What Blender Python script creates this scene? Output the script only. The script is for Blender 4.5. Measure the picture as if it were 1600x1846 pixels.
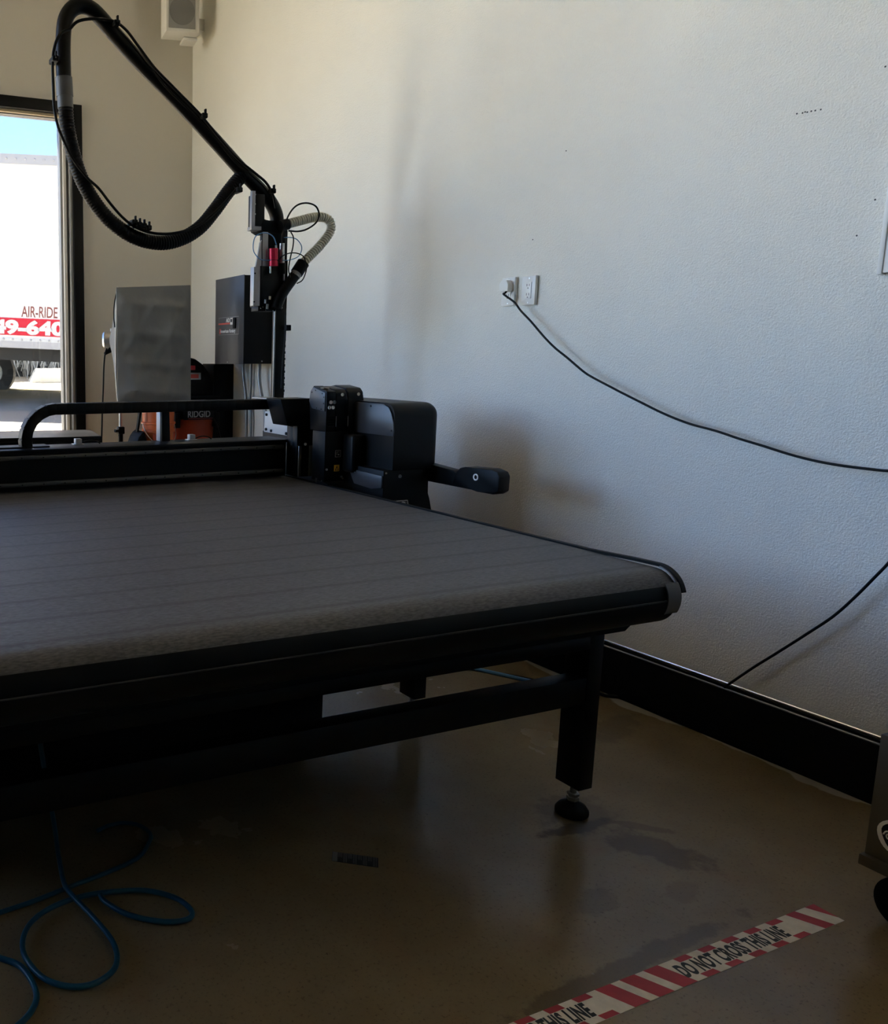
import bpy, bmesh, math, random
from mathutils import Vector, Matrix

for o in list(bpy.data.objects):
    bpy.data.objects.remove(o, do_unlink=True)
scene = bpy.context.scene
COL = scene.collection
random.seed(7)
PI = math.pi

# ------------------------------------------------------------------ camera
cam_data = bpy.data.cameras.new('camera')
cam_data.sensor_fit = 'HORIZONTAL'
cam_data.sensor_width = 36.0
cam_data.lens = 34.441
cam_data.shift_x = 0.33222
cam_data.shift_y = -0.02483
cam_data.clip_start = 0.05
cam_data.clip_end = 400
cam = bpy.data.objects.new('camera', cam_data)
COL.objects.link(cam)
cam.matrix_world = Matrix(((0.928725, 0.057728, -0.366248, 0.0),
                           (-0.370769, 0.142845, -0.917674, 0.0),
                           (-0.000659, 0.988060, 0.154067, 1.28),
                           (0, 0, 0, 1)))
scene.camera = cam

# ------------------------------------------------------------------ light
SKY_STRENGTH = 0.16
SUN_STRENGTH = 9.5
EXPOSURE = 3.8
world = bpy.data.worlds.new('world')
scene.world = world
world.use_nodes = True
wn = world.node_tree.nodes
wl = world.node_tree.links
bg = wn['Background']
sky = wn.new('ShaderNodeTexSky')
sky.sky_type = 'NISHITA'
sky.sun_disc = False
sky.sun_elevation = math.radians(66)
sky.sun_rotation = math.radians(-13)
sky.air_density = 0.6
sky.dust_density = 0.05
sky.ozone_density = 2.5
wl.new(sky.outputs[0], bg.inputs[0])
bg.inputs[1].default_value = SKY_STRENGTH

sun_data = bpy.data.lights.new('sun', 'SUN')
sun_data.energy = SUN_STRENGTH
sun_data.angle = math.radians(0.55)
sun_data.color = (1.0, 0.95, 0.86)
sun = bpy.data.objects.new('sun', sun_data)
COL.objects.link(sun)
sun.rotation_euler = Vector((0.10, -0.42, -1.0)).to_track_quat('-Z', 'Y').to_euler()
sun.location = (-6, -10, 20)

for (x0, x1, z0, z1) in ((-5.6, -1.6, 1.45, 4.95), (-1.1, 1.76, 0.35, 2.97)):
    ld = bpy.data.lights.new('daylight_portal', 'AREA')
    ld.shape = 'RECTANGLE'
    ld.size = x1 - x0
    ld.size_y = z1 - z0
    ld.cycles.is_portal = True
    lo = bpy.data.objects.new('daylight_portal', ld)
    COL.objects.link(lo)
    lo.location = ((x0 + x1) / 2, 6.36, (z0 + z1) / 2)
    lo.rotation_euler = (-PI / 2, 0, 0)
ld = bpy.data.lights.new('daylight_portal', 'AREA')
ld.shape = 'RECTANGLE'
ld.size = 1.58
ld.size_y = 2.6
ld.cycles.is_portal = True
lo = bpy.data.objects.new('daylight_portal', ld)
COL.objects.link(lo)
lo.location = (-6.22, 4.85, 2.65)
lo.rotation_euler = (PI / 2, 0, -PI / 2)

scene.view_settings.view_transform = 'Standard'
scene.view_settings.look = 'None'
scene.view_settings.exposure = EXPOSURE
scene.view_settings.gamma = 1.0
scene.view_settings.use_curve_mapping = False
scene.cycles.use_denoising = True
scene.cycles.max_bounces = 10
scene.cycles.diffuse_bounces = 6
scene.cycles.glossy_bounces = 4
scene.cycles.transparent_max_bounces = 12
scene.cycles.sample_clamp_indirect = 6.0
scene.cycles.caustics_reflective = False
scene.cycles.caustics_refractive = False

# ------------------------------------------------------------------ materials
M = {}


def nd(nt, kind, **kw):
    n = nt.nodes.new(kind)
    for k, v in kw.items():
        if k in n.inputs.keys():
            n.inputs[k].default_value = v
        else:
            setattr(n, k, v)
    return n


def mat(name, col, rough=0.5, metal=0.0, spec=0.5, bump=None, vary=None, coat=0.0):
    """Principled material; bump = (scale, strength, distance), vary = (scale, amount)."""
    m = bpy.data.materials.new(name)
    m.use_nodes = True
    nt = m.node_tree
    b = nt.nodes['Principled BSDF']
    b.inputs['Base Color'].default_value = (*col, 1)
    b.inputs['Roughness'].default_value = rough
    b.inputs['Metallic'].default_value = metal
    b.inputs['Specular IOR Level'].default_value = spec
    b.inputs['Coat Weight'].default_value = coat
    tc = nd(nt, 'ShaderNodeTexCoord')
    if vary:
        n = nd(nt, 'ShaderNodeTexNoise', Scale=vary[0], Detail=5.0)
        nt.links.new(tc.outputs['Object'], n.inputs['Vector'])
        r = nd(nt, 'ShaderNodeMapRange')
        r.inputs['From Min'].default_value = 0.3
        r.inputs['From Max'].default_value = 0.7
        r.inputs['To Min'].default_value = 1 - vary[1]
        r.inputs['To Max'].default_value = 1 + vary[1]
        nt.links.new(n.outputs['Fac'], r.inputs['Value'])
        mx = nd(nt, 'ShaderNodeMix', data_type='RGBA', blend_type='MULTIPLY')
        mx.inputs[0].default_value = 1.0
        mx.inputs[6].default_value = (*col, 1)
        nt.links.new(r.outputs[0], mx.inputs[7])
        nt.links.new(mx.outputs[2], b.inputs['Base Color'])
    if bump:
        n = nd(nt, 'ShaderNodeTexNoise', Scale=bump[0], Detail=3.0)
        nt.links.new(tc.outputs['Object'], n.inputs['Vector'])
        bp = nd(nt, 'ShaderNodeBump', Strength=bump[1], Distance=bump[2])
        nt.links.new(n.outputs['Fac'], bp.inputs['Height'])
        nt.links.new(bp.outputs[0], b.inputs['Normal'])
    M[name] = m
    return m


mat('wall_paint', (0.80, 0.785, 0.715), 0.42, bump=(185, 0.65, 0.005), vary=(1.2, 0.03))
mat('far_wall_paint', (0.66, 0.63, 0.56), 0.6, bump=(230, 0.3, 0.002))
mat('ceiling_paint', (0.30, 0.28, 0.25), 0.8)
mat('back_wall_paint', (0.075, 0.072, 0.068), 0.8)
mat('black_metal', (0.0015, 0.0015, 0.0016), 0.45, spec=0.18)
mat('black_plastic', (0.002, 0.002, 0.0021), 0.5, spec=0.2)
mat('black_rubber', (0.002, 0.002, 0.002), 0.6, spec=0.18)
mat('satin_black', (0.003, 0.003, 0.0033), 0.42, spec=0.22)
mat('lit_side_grey', (0.065, 0.065, 0.068), 0.38)  # lit sides of black parts, the light put into a greyer colour
mat('grey_plate', (0.36, 0.36, 0.37), 0.4, metal=0.3)
mat('white_plate', (0.62, 0.62, 0.61), 0.4)
mat('aluminium', (0.72, 0.72, 0.73), 0.3, metal=1.0)
mat('dull_aluminium', (0.30, 0.30, 0.29), 0.42, metal=0.8)
mat('window_metal', (0.33, 0.33, 0.32), 0.4, metal=0.2)
mat('sunlit_stop', (0.88, 0.87, 0.84), 0.4)  # paler than the frame, sunlight on the stop put into the colour
mat('header_stop', (0.72, 0.60, 0.40), 0.5)
mat('guide_rail', (0.085, 0.082, 0.075), 0.5, metal=0.5)
mat('chrome', (0.85, 0.85, 0.86), 0.14, metal=1.0)
mat('steel', (0.55, 0.55, 0.54), 0.3, metal=1.0)
mat('black_trim', (0.003, 0.003, 0.0035), 0.5, spec=0.2)
mat('polished_edge', (0.95, 0.95, 0.95), 0.16, metal=1.0)
mat('baseboard_black', (0.004, 0.004, 0.004), 0.8, spec=0.1)
mat('white_plastic', (0.83, 0.83, 0.80), 0.35)
mat('slot_dark', (0.05, 0.048, 0.045), 0.6)
mat('speaker_white', (0.72, 0.71, 0.67), 0.5)
mat('speaker_grille', (0.28, 0.28, 0.27), 0.6)
mat('speaker_cone', (0.19, 0.19, 0.185), 0.7)
mat('softbox_fabric', (0.22, 0.223, 0.22), 0.75, bump=(9, 0.5, 0.02))
mat('white_fabric', (0.75, 0.74, 0.70), 0.8)
mat('orange_plastic', (0.78, 0.17, 0.045), 0.4)
mat('dark_orange_plastic', (0.42, 0.055, 0.018), 0.4)
mat('red_paint', (0.62, 0.03, 0.05), 0.35)
mat('red_anodised', (0.60, 0.015, 0.06), 0.3, metal=0.4)
mat('white_print', (0.80, 0.80, 0.78), 0.5)
mat('grey_print', (0.40, 0.40, 0.40), 0.5)
mat('red_print', (0.70, 0.09, 0.06), 0.5)
mat('yellow_print', (0.85, 0.42, 0.03), 0.5)
mat('dulled_print', (0.16, 0.155, 0.14), 0.6)  # white print toned down to dark grey
mat('black_print', (0.008, 0.008, 0.008), 0.5)
mat('plate_black', (0.02, 0.02, 0.02), 0.4)
mat('hose_black', (0.0025, 0.0025, 0.0025), 0.45, spec=0.15)
mat('tube_black', (0.0025, 0.0025, 0.0025), 0.38, spec=0.15)
mat('hose_white', (0.82, 0.80, 0.70), 0.4)
mat('hose_groove_shade', (0.30, 0.28, 0.21), 0.4)  # darker tube under the ribs, groove shade put into its colour
mat('grey_coupling', (0.085, 0.085, 0.085), 0.5)
mat('cable_black', (0.003, 0.003, 0.003), 0.5, spec=0.2)
mat('blue_tube', (0.10, 0.30, 0.58), 0.3)
mat('air_hose_blue', (0.006, 0.070, 0.115), 0.4, spec=0.3)
mat('conduit_grey', (0.30, 0.30, 0.30), 0.35, metal=0.5)
mat('grey_tape', (0.085, 0.085, 0.082), 0.4)
mat('cart_metal', (0.085, 0.075, 0.053), 0.5, spec=0.3)
mat('tape_white', (0.80, 0.72, 0.60), 0.5, vary=(30, 0.12))
mat('tape_red', (0.42, 0.03, 0.04), 0.5, vary=(30, 0.12))
mat('purple_print', (0.10, 0.07, 0.25), 0.5)
mat('trailer_white', (0.86, 0.86, 0.85), 0.5)
mat('trailer_metal', (0.55, 0.55, 0.56), 0.5)
mat('trailer_red', (0.70, 0.015, 0.045), 0.5)
mat('trailer_letter', (0.30, 0.09, 0.08), 0.6)
mat('tyre', (0.05, 0.05, 0.05), 0.8)
mat('brush_dark', (0.10, 0.11, 0.12), 0.9, vary=(3, 0.4))
mat('brush_twig', (0.42, 0.44, 0.45), 0.9)
mat('pale_concrete', (0.44, 0.39, 0.31), 0.9, vary=(0.8, 0.08))
mat('dry_verge', (0.40, 0.34, 0.22), 0.9, vary=(1.5, 0.15))
mat('yellow_line', (0.52, 0.42, 0.14), 0.8)
mat('asphalt', (0.36, 0.34, 0.30), 0.9, vary=(2, 0.25))
mat('white_kerb', (0.80, 0.80, 0.77), 0.8)


def make_glass(name, tint):
    m = bpy.data.materials.new(name)
    m.use_nodes = True
    nt = m.node_tree
    nt.nodes.remove(nt.nodes['Principled BSDF'])
    out = nt.nodes['Material Output']
    tr = nd(nt, 'ShaderNodeBsdfTransparent')
    tr.inputs[0].default_value = (*tint, 1)
    gl = nd(nt, 'ShaderNodeBsdfGlossy')
    gl.inputs['Roughness'].default_value = 0.02
    lw = nd(nt, 'ShaderNodeLayerWeight')
    lw.inputs['Blend'].default_value = 0.5
    pw = nd(nt, 'ShaderNodeMath', operation='POWER')
    pw.inputs[1].default_value = 5.0
    nt.links.new(lw.outputs['Facing'], pw.inputs[0])
    fr = nd(nt, 'ShaderNodeMath', operation='MULTIPLY_ADD')
    fr.inputs[1].default_value = 0.6
    fr.inputs[2].default_value = 0.02
    nt.links.new(pw.outputs[0], fr.inputs[0])
    mx = nd(nt, 'ShaderNodeMixShader')
    nt.links.new(fr.outputs[0], mx.inputs[0])
    nt.links.new(tr.outputs[0], mx.inputs[1])
    nt.links.new(gl.outputs[0], mx.inputs[2])
    nt.links.new(mx.outputs[0], out.inputs[0])
    M[name] = m


make_glass('dimming_glass', (0.415, 0.417, 0.419))  # dark tint added to hold down the bright outdoors
make_glass('clear_glass', (0.97, 0.975, 0.97))


def make_belt():
    m = mat('belt_fabric', (0.10, 0.10, 0.105), 0.52, spec=0.4)
    nt = m.node_tree
    b = nt.nodes['Principled BSDF']
    tc = nd(nt, 'ShaderNodeTexCoord')
    sep = nd(nt, 'ShaderNodeSeparateXYZ')
    nt.links.new(tc.outputs['Object'], sep.inputs[0])

    def lines(sock, period, width, depth, phase):
        a = nd(nt, 'ShaderNodeMath', operation='ADD')
        a.inputs[1].default_value = phase
        nt.links.new(sock, a.inputs[0])
        p = nd(nt, 'ShaderNodeMath', operation='PINGPONG')
        p.inputs[1].default_value = period / 2
        nt.links.new(a.outputs[0], p.inputs[0])
        r = nd(nt, 'ShaderNodeMapRange', interpolation_type='SMOOTHSTEP')
        r.inputs['From Min'].default_value = 0.0
        r.inputs['From Max'].default_value = width
        r.inputs['To Min'].default_value = 1 - depth
        r.inputs['To Max'].default_value = 1.0
        nt.links.new(p.outputs[0], r.inputs['Value'])
        return r.outputs[0]
    l1 = lines(sep.outputs['Y'], 0.1435, 0.016, 0.42, 20 * 0.1435 - 1.555 + 0.0)
    l2 = lines(sep.outputs['X'], 0.062, 0.003, 0.10, 10.0)
    wv = nd(nt, 'ShaderNodeTexNoise', Scale=1.0, Detail=4.0)
    mp = nd(nt, 'ShaderNodeMapping')
    mp.inputs['Scale'].default_value = (70, 300, 300)
    nt.links.new(tc.outputs['Object'], mp.inputs[0])
    nt.links.new(mp.outputs[0], wv.inputs['Vector'])
    wr = nd(nt, 'ShaderNodeMapRange')
    wr.inputs['From Min'].default_value = 0.3
    wr.inputs['From Max'].default_value = 0.7
    wr.inputs['To Min'].default_value = 0.55
    wr.inputs['To Max'].default_value = 1.5
    nt.links.new(wv.outputs['Fac'], wr.inputs['Value'])
    m1 = nd(nt, 'ShaderNodeMath', operation='MULTIPLY')
    nt.links.new(l1, m1.inputs[0])
    nt.links.new(l2, m1.inputs[1])
    m2 = nd(nt, 'ShaderNodeMath', operation='MULTIPLY')
    nt.links.new(m1.outputs[0], m2.inputs[0])
    nt.links.new(wr.outputs[0], m2.inputs[1])
    mx = nd(nt, 'ShaderNodeMix', data_type='RGBA', blend_type='MULTIPLY')
    mx.inputs[0].default_value = 1.0
    mx.inputs[6].default_value = (0.072, 0.072, 0.074, 1)
    nt.links.new(m2.outputs[0], mx.inputs[7])
    nt.links.new(mx.outputs[2], b.inputs['Base Color'])
    bp = nd(nt, 'ShaderNodeBump', Strength=0.25, Distance=0.001)
    nt.links.new(wv.outputs['Fac'], bp.inputs['Height'])
    nt.links.new(bp.outputs[0], b.inputs['Normal'])


make_belt()


def make_floor():
    m = mat('concrete_floor', (0.2, 0.16, 0.11), 0.3, spec=0.45)
    nt = m.node_tree
    L = nt.links.new
    b = nt.nodes['Principled BSDF']
    tc = nd(nt, 'ShaderNodeTexCoord')
    P = tc.outputs['Object']
    big = nd(nt, 'ShaderNodeTexNoise', Scale=1.6, Detail=6.0, Roughness=0.6)
    L(P, big.inputs['Vector'])
    ramp = nd(nt, 'ShaderNodeValToRGB')
    ramp.color_ramp.elements[0].position = 0.3
    ramp.color_ramp.elements[0].color = (0.175, 0.128, 0.066, 1)
    ramp.color_ramp.elements[1].position = 0.72
    ramp.color_ramp.elements[1].color = (0.275, 0.215, 0.122, 1)
    L(big.outputs['Fac'], ramp.inputs[0])
    col = ramp.outputs[0]

    def mul(col, fac, colour):
        mx = nd(nt, 'ShaderNodeMix', data_type='RGBA', blend_type='MIX')
        L(fac, mx.inputs[0])
        L(col, mx.inputs[6])
        mx.inputs[7].default_value = (*colour, 1)
        return mx.outputs[2]
    # fine pitting
    pit = nd(nt, 'ShaderNodeTexNoise', Scale=110.0, Detail=4.0, Roughness=0.75)
    L(P, pit.inputs['Vector'])
    pr = nd(nt, 'ShaderNodeMapRange')
    pr.inputs['From Min'].default_value = 0.56
    pr.inputs['From Max'].default_value = 0.70
    pr.inputs['To Max'].default_value = 0.75
    L(pit.outputs['Fac'], pr.inputs['Value'])
    col = mul(col, pr.outputs[0], (0.07, 0.052, 0.032))
    # warm rust blotches
    bl = nd(nt, 'ShaderNodeTexNoise', Scale=5.0, Detail=4.0)
    L(P, bl.inputs['Vector'])
    br = nd(nt, 'ShaderNodeMapRange')
    br.inputs['From Min'].default_value = 0.55
    br.inputs['From Max'].default_value = 0.75
    br.inputs['To Max'].default_value = 0.5
    L(bl.outputs['Fac'], br.inputs['Value'])
    col = mul(col, br.outputs[0], (0.22, 0.14, 0.07))
    # worn and stained patches, each with a place of its own: (cx, cy, sx, sy, rot, strength, colour)
    wob = nd(nt, 'ShaderNodeTexNoise', Scale=14.0, Detail=5.0, Roughness=0.65)
    L(P, wob.inputs['Vector'])
    rmask = None
    for (cx, cy, sx, sy, rot, st, cc) in (
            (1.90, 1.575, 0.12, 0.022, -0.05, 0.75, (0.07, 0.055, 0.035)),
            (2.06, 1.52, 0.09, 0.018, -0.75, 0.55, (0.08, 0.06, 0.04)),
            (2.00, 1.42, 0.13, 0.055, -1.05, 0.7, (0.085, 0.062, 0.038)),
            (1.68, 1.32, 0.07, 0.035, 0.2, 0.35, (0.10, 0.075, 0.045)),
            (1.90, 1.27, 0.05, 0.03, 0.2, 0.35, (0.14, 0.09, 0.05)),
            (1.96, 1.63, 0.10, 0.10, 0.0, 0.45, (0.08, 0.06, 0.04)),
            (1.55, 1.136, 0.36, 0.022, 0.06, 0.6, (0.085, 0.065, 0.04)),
            (2.55, 2.0, 0.16, 0.05, 0.4, 0.35, (0.10, 0.075, 0.05))):
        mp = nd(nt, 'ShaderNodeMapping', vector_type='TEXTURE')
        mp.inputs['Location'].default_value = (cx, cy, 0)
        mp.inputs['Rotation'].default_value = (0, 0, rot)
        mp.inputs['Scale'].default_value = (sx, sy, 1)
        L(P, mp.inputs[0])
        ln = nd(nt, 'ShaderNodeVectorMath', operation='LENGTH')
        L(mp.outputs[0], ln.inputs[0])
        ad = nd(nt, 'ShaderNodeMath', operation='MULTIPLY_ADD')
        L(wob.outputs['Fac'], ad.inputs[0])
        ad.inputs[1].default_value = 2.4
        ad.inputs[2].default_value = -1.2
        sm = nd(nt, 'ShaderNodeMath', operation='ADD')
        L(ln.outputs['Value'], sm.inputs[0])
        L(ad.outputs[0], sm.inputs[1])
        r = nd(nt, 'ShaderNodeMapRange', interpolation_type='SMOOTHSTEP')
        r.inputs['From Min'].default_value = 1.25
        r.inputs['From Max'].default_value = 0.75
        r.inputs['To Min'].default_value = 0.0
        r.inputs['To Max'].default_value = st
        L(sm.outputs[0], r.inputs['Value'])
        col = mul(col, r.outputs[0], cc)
    # spilled paint along the foot of the painted wall
    sep = nd(nt, 'ShaderNodeSeparateXYZ')
    L(P, sep.inputs[0])
    ad = nd(nt, 'ShaderNodeMath', operation='MULTIPLY_ADD')
    L(bl.outputs['Fac'], ad.inputs[0])
    ad.inputs[1].default_value = 0.16
    L(sep.outputs['X'], ad.inputs[2])
    r = nd(nt, 'ShaderNodeMapRange')
    r.inputs['From Min'].default_value = 2.842
    r.inputs['From Max'].default_value = 2.850
    r.inputs['To Max'].default_value = 0.8
    L(ad.outputs[0], r.inputs['Value'])
    col = mul(col, r.outputs[0], (0.42, 0.40, 0.34))
    L(col, b.inputs['Base Color'])
    rr = nd(nt, 'ShaderNodeMapRange')
    rr.inputs['From Min'].default_value = 0.3
    rr.inputs['From Max'].default_value = 0.7
    rr.inputs['To Min'].default_value = 0.14
    rr.inputs['To Max'].default_value = 0.30
    L(big.outputs['Fac'], rr.inputs['Value'])
    L(rr.outputs[0], b.inputs['Roughness'])
    bp = nd(nt, 'ShaderNodeBump', Strength=0.12, Distance=0.002)
    L(pit.outputs['Fac'], bp.inputs['Height'])
    L(bp.outputs[0], b.inputs['Normal'])


make_floor()

# ------------------------------------------------------------------ mesh helpers
WLOC = {}


def link_bm(name, bm, material, parent=None, world_origin=False, smooth=False, angle=35):
    """Link a bmesh (world coordinates) as ONE object whose origin is its own centre."""
    bmesh.ops.remove_doubles(bm, verts=bm.verts, dist=1e-6)
    bmesh.ops.recalc_face_normals(bm, faces=bm.faces)
    me = bpy.data.meshes.new(name)
    if world_origin:
        c = Vector((0, 0, 0))
    else:
        xs = [v.co for v in bm.verts]
        lo = Vector((min(v.x for v in xs), min(v.y for v in xs), min(v.z for v in xs)))
        hi = Vector((max(v.x for v in xs), max(v.y for v in xs), max(v.z for v in xs)))
        c = (lo + hi) / 2
    bm.transform(Matrix.Translation(-c))
    if smooth:
        for f in bm.faces:
            f.smooth = True
        for e in bm.edges:
            if len(e.link_faces) == 2 and e.calc_face_angle(0) > math.radians(angle):
                e.smooth = False
    bm.to_mesh(me)
    bm.free()
    me.materials.append(M[material])
    o = bpy.data.objects.new(name, me)
    COL.objects.link(o)
    place(o, c, parent)
    return o


def place(o, c, parent):
    WLOC[o.name] = Vector(c)
    if parent is not None:
        o.parent = parent
        o.location = Vector(c) - WLOC[parent.name]
    else:
        o.location = c


def thing(name, label, cat, loc, group=None):
    o = bpy.data.objects.new(name, None)
    o.empty_display_size = 0.1
    COL.objects.link(o)
    place(o, Vector(loc), None)
    tag(o, label, cat, group)
    return o


def tag(o, label, cat, group=None):
    o['label'] = label
    o['category'] = cat
    if group:
        o['group'] = group
    return o


def structure(o):
    o['kind'] = 'structure'
    return o


def bm_box(bm, lo, hi, bev=0.0, seg=2):
    lo, hi = Vector(lo), Vector(hi)
    s = hi - lo
    r = bmesh.ops.create_cube(bm, size=1.0, matrix=Matrix.Translation((lo + hi) / 2) @ Matrix.Diagonal((*s, 1)))
    if bev > 0:
        es = set()
        for v in r['verts']:
            es.update(v.link_edges)
        bmesh.ops.bevel(bm, geom=list(es), offset=bev, segments=seg, affect='EDGES', profile=0.5)


def box(name, lo, hi, m, parent=None, bev=0.0, seg=2, **kw):
    bm = bmesh.new()
    bm_box(bm, lo, hi, bev, seg)
    return link_bm(name, bm, m, parent, smooth=bev > 0, **kw)


def prism(name, pts, axis, a, b, m, parent=None, bev=0.0, smooth=False, **kw):
    """Polygon of 2-D points extruded along an axis from a to b (x: pts=(y,z), y: (x,z), z: (x,y))."""
    bm = bmesh.new()
    bm_prism(bm, pts, axis, a, b, bev)
    return link_bm(name, bm, m, parent, smooth=smooth or bev > 0, **kw)


def bm_prism(bm, pts, axis, a, b, bev=0.0):
    def mk(p, t):
        return {'x': (t, p[0], p[1]), 'y': (p[0], t, p[1]), 'z': (p[0], p[1], t)}[axis]
    A = [bm.verts.new(mk(p, a)) for p in pts]
    B = [bm.verts.new(mk(p, b)) for p in pts]
    n = len(pts)
    fs = [bm.faces.new(A), bm.faces.new(B[::-1])]
    for i in range(n):
        fs.append(bm.faces.new((A[i], B[i], B[(i + 1) % n], A[(i + 1) % n])))
    if bev > 0:
        es = set()
        for f in fs:
            es.update(f.edges)
        bmesh.ops.bevel(bm, geom=list(es), offset=bev, segments=2, affect='EDGES', profile=0.5)


def spline(pts, n=8):
    pts = [Vector(p) for p in pts]
    if len(pts) < 3:
        return [pts[0].lerp(pts[-1], i / n) for i in range(n + 1)]
    P = [pts[0] * 2 - pts[1]] + pts + [pts[-1] * 2 - pts[-2]]
    out = []
    for i in range(1, len(P) - 2):
        p0, p1, p2, p3 = P[i - 1], P[i], P[i + 1], P[i + 2]
        for k in range(n):
            t = k / n
            out.append(0.5 * ((2 * p1) + (p2 - p0) * t + (2 * p0 - 5 * p1 + 4 * p2 - p3) * t * t
                              + (3 * p1 - p0 - 3 * p2 + p3) * t ** 3))
    out.append(pts[-1])
    return out


def bm_tube(bm, path, rad, sides=10, caps=True):
    """Sweep a circle along a path; rad is a number or a function of arc length."""
    path = [Vector(p) for p in path]
    n = len(path)
    t0 = (path[1] - path[0]).normalized()
    up = Vector((0, 0, 1)) if abs(t0.z) < 0.9 else Vector((1, 0, 0))
    nrm = t0.cross(up).normalized()
    rings = []
    s = 0.0
    for i in range(n):
        if i == 0:
            t = t0
        elif i == n - 1:
            t = (path[i] - path[i - 1]).normalized()
        else:
            t = (path[i + 1] - path[i - 1]).normalized()
        if i:
            s += (path[i] - path[i - 1]).length
        nrm = (nrm - t * nrm.dot(t)).normalized()
        bi = t.cross(nrm)
        r = rad(s) if callable(rad) else rad
        rings.append([bm.verts.new(path[i] + (nrm * math.cos(a) + bi * math.sin(a)) * r)
                      for a in (2 * PI * k / sides for k in range(sides))])
    for i in range(n - 1):
        for k in range(sides):
            bm.faces.new((rings[i][k], rings[i][(k + 1) % sides], rings[i + 1][(k + 1) % sides], rings[i + 1][k]))
    if caps:
        bm.faces.new(rings[0][::-1])
        bm.faces.new(rings[-1])


def tube(name, pts, rad, m, parent=None, n=8, sides=10, curve=True, **kw):
    bm = bmesh.new()
    bm_tube(bm, spline(pts, n) if curve else pts, rad, sides)
    return link_bm(name, bm, m, parent, smooth=True, angle=60, **kw)


def rod(name, a, b, r, m, parent=None, sides=16, r2=None):
    bm = bmesh.new()
    a, b = Vector(a), Vector(b)
    L = (b - a).length
    r2 = r if r2 is None else r2
    bm_tube(bm, [a, b], (lambda s: r + (r2 - r) * s / L), sides)
    return link_bm(name, bm, m, parent, smooth=True, angle=40)


def lathe(name, prof, centre, m, parent=None, sides=28, axis='z'):
    """Revolve (radius, height) pairs about a vertical axis through centre."""
    bm = bmesh.new()
    c = Vector(centre)
    rings = []
    for r, h in prof:
        ring = []
        for k in range(sides):
            a = 2 * PI * k / sides
            u, v = r * math.cos(a), r * math.sin(a)
            d = {'z': (u, v, h), 'y': (u, h, v), 'x': (h, u, v)}[axis]
            ring.append(bm.verts.new(c + Vector(d)))
        rings.append(ring)
    for i in range(len(prof) - 1):
        for k in range(sides):
            bm.faces.new((rings[i][k], rings[i][(k + 1) % sides], rings[i + 1][(k + 1) % sides], rings[i + 1][k]))
    bm.faces.new(rings[0])
    bm.faces.new(rings[-1])
    return link_bm(name, bm, m, parent, smooth=True, angle=40)


def quad(name, pts, m, parent=None, thick=0.0, **kw):
    """Flat polygon with a small thickness."""
    bm = bmesh.new()
    pts = [Vector(p) for p in pts]
    nrm = (pts[1] - pts[0]).cross(pts[2] - pts[0]).normalized()
    A = [bm.verts.new(p) for p in pts]
    B = [bm.verts.new(p + nrm * thick) for p in pts]
    bm.faces.new(A[::-1])
    bm.faces.new(B)
    n = len(pts)
    for i in range(n):
        bm.faces.new((A[i], A[(i + 1) % n], B[(i + 1) % n], B[i]))
    return link_bm(name, bm, m, parent, **kw)


def text(name, body, size, m, parent, loc, xd, yd, bold=0.0, xs=1.0, depth=0.0006, align='LEFT', space=1.0, shear=0.0):
    cu = bpy.data.curves.new(name, 'FONT')
    cu.body = body
    cu.size = size
    cu.offset = bold
    cu.extrude = depth
    cu.align_x = align
    cu.space_character = space
    cu.shear = shear
    cu.resolution_u = 4
    o = bpy.data.objects.new(name + '_curve', cu)
    COL.objects.link(o)
    bpy.context.view_layer.update()
    dg = bpy.context.evaluated_depsgraph_get()
    me = bpy.data.meshes.new_from_object(o.evaluated_get(dg))
    bpy.data.objects.remove(o, do_unlink=True)
    bpy.data.curves.remove(cu)
    xd, yd = Vector(xd).normalized(), Vector(yd).normalized()
    zd = xd.cross(yd)
    loc = Vector(loc)
    bm = bmesh.new()
    bm.from_mesh(me)
    bpy.data.meshes.remove(me)
    for v in bm.verts:
        v.co = loc + xd * v.co.x * xs + yd * v.co.y + zd * v.co.z
    return link_bm(name, bm, m, parent)


def copy_to(o, c, parent, rot=None):
    k = o.copy()
    COL.objects.link(k)
    k.parent = None
    place(k, Vector(c), parent)
    if rot is not None:
        k.rotation_euler = rot
    return k


# ------------------------------------------------------------------ the room
XW, YF, YB, XL, ZC = 2.808, 6.15, -4.0, -6.0, 5.2
structure(box('floor', (XL - 0.2, YB - 0.2, -0.12), (XW + 0.2, YF + 0.2, 0.0), 'concrete_floor', world_origin=True))
structure(box('ceiling', (XL - 0.2, YB - 0.2, ZC), (XW + 0.2, YF + 0.2, ZC + 0.15), 'ceiling_paint', world_origin=True))
structure(box('wall_right', (XW, YB - 0.2, 0.0), (XW + 0.2, YF + 0.2, ZC), 'wall_paint', world_origin=True))
bm = bmesh.new()
for (y0, y1, z0, z1) in ((YB - 0.2, 4.0, 0, ZC), (5.7, YF + 0.2, 0, ZC), (4.0, 5.7, 0, 1.3), (4.0, 5.7, 4.0, ZC)):
    bm_box(bm, (XL - 0.2, y0, z0), (XL, y1, z1))
structure(link_bm('wall_left', bm, 'back_wall_paint', world_origin=True))
structure(box('wall_back', (XL, YB - 0.2, 0.0), (XW, YB, ZC), 'back_wall_paint', world_origin=True))
bm = bmesh.new()
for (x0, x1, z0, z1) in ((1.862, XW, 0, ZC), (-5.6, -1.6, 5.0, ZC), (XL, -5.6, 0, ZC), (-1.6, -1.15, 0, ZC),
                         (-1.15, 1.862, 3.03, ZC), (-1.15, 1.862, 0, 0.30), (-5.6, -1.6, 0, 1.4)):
    bm_box(bm, (x0, YF, z0), (x1, YF + 0.2, z1))
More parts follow.
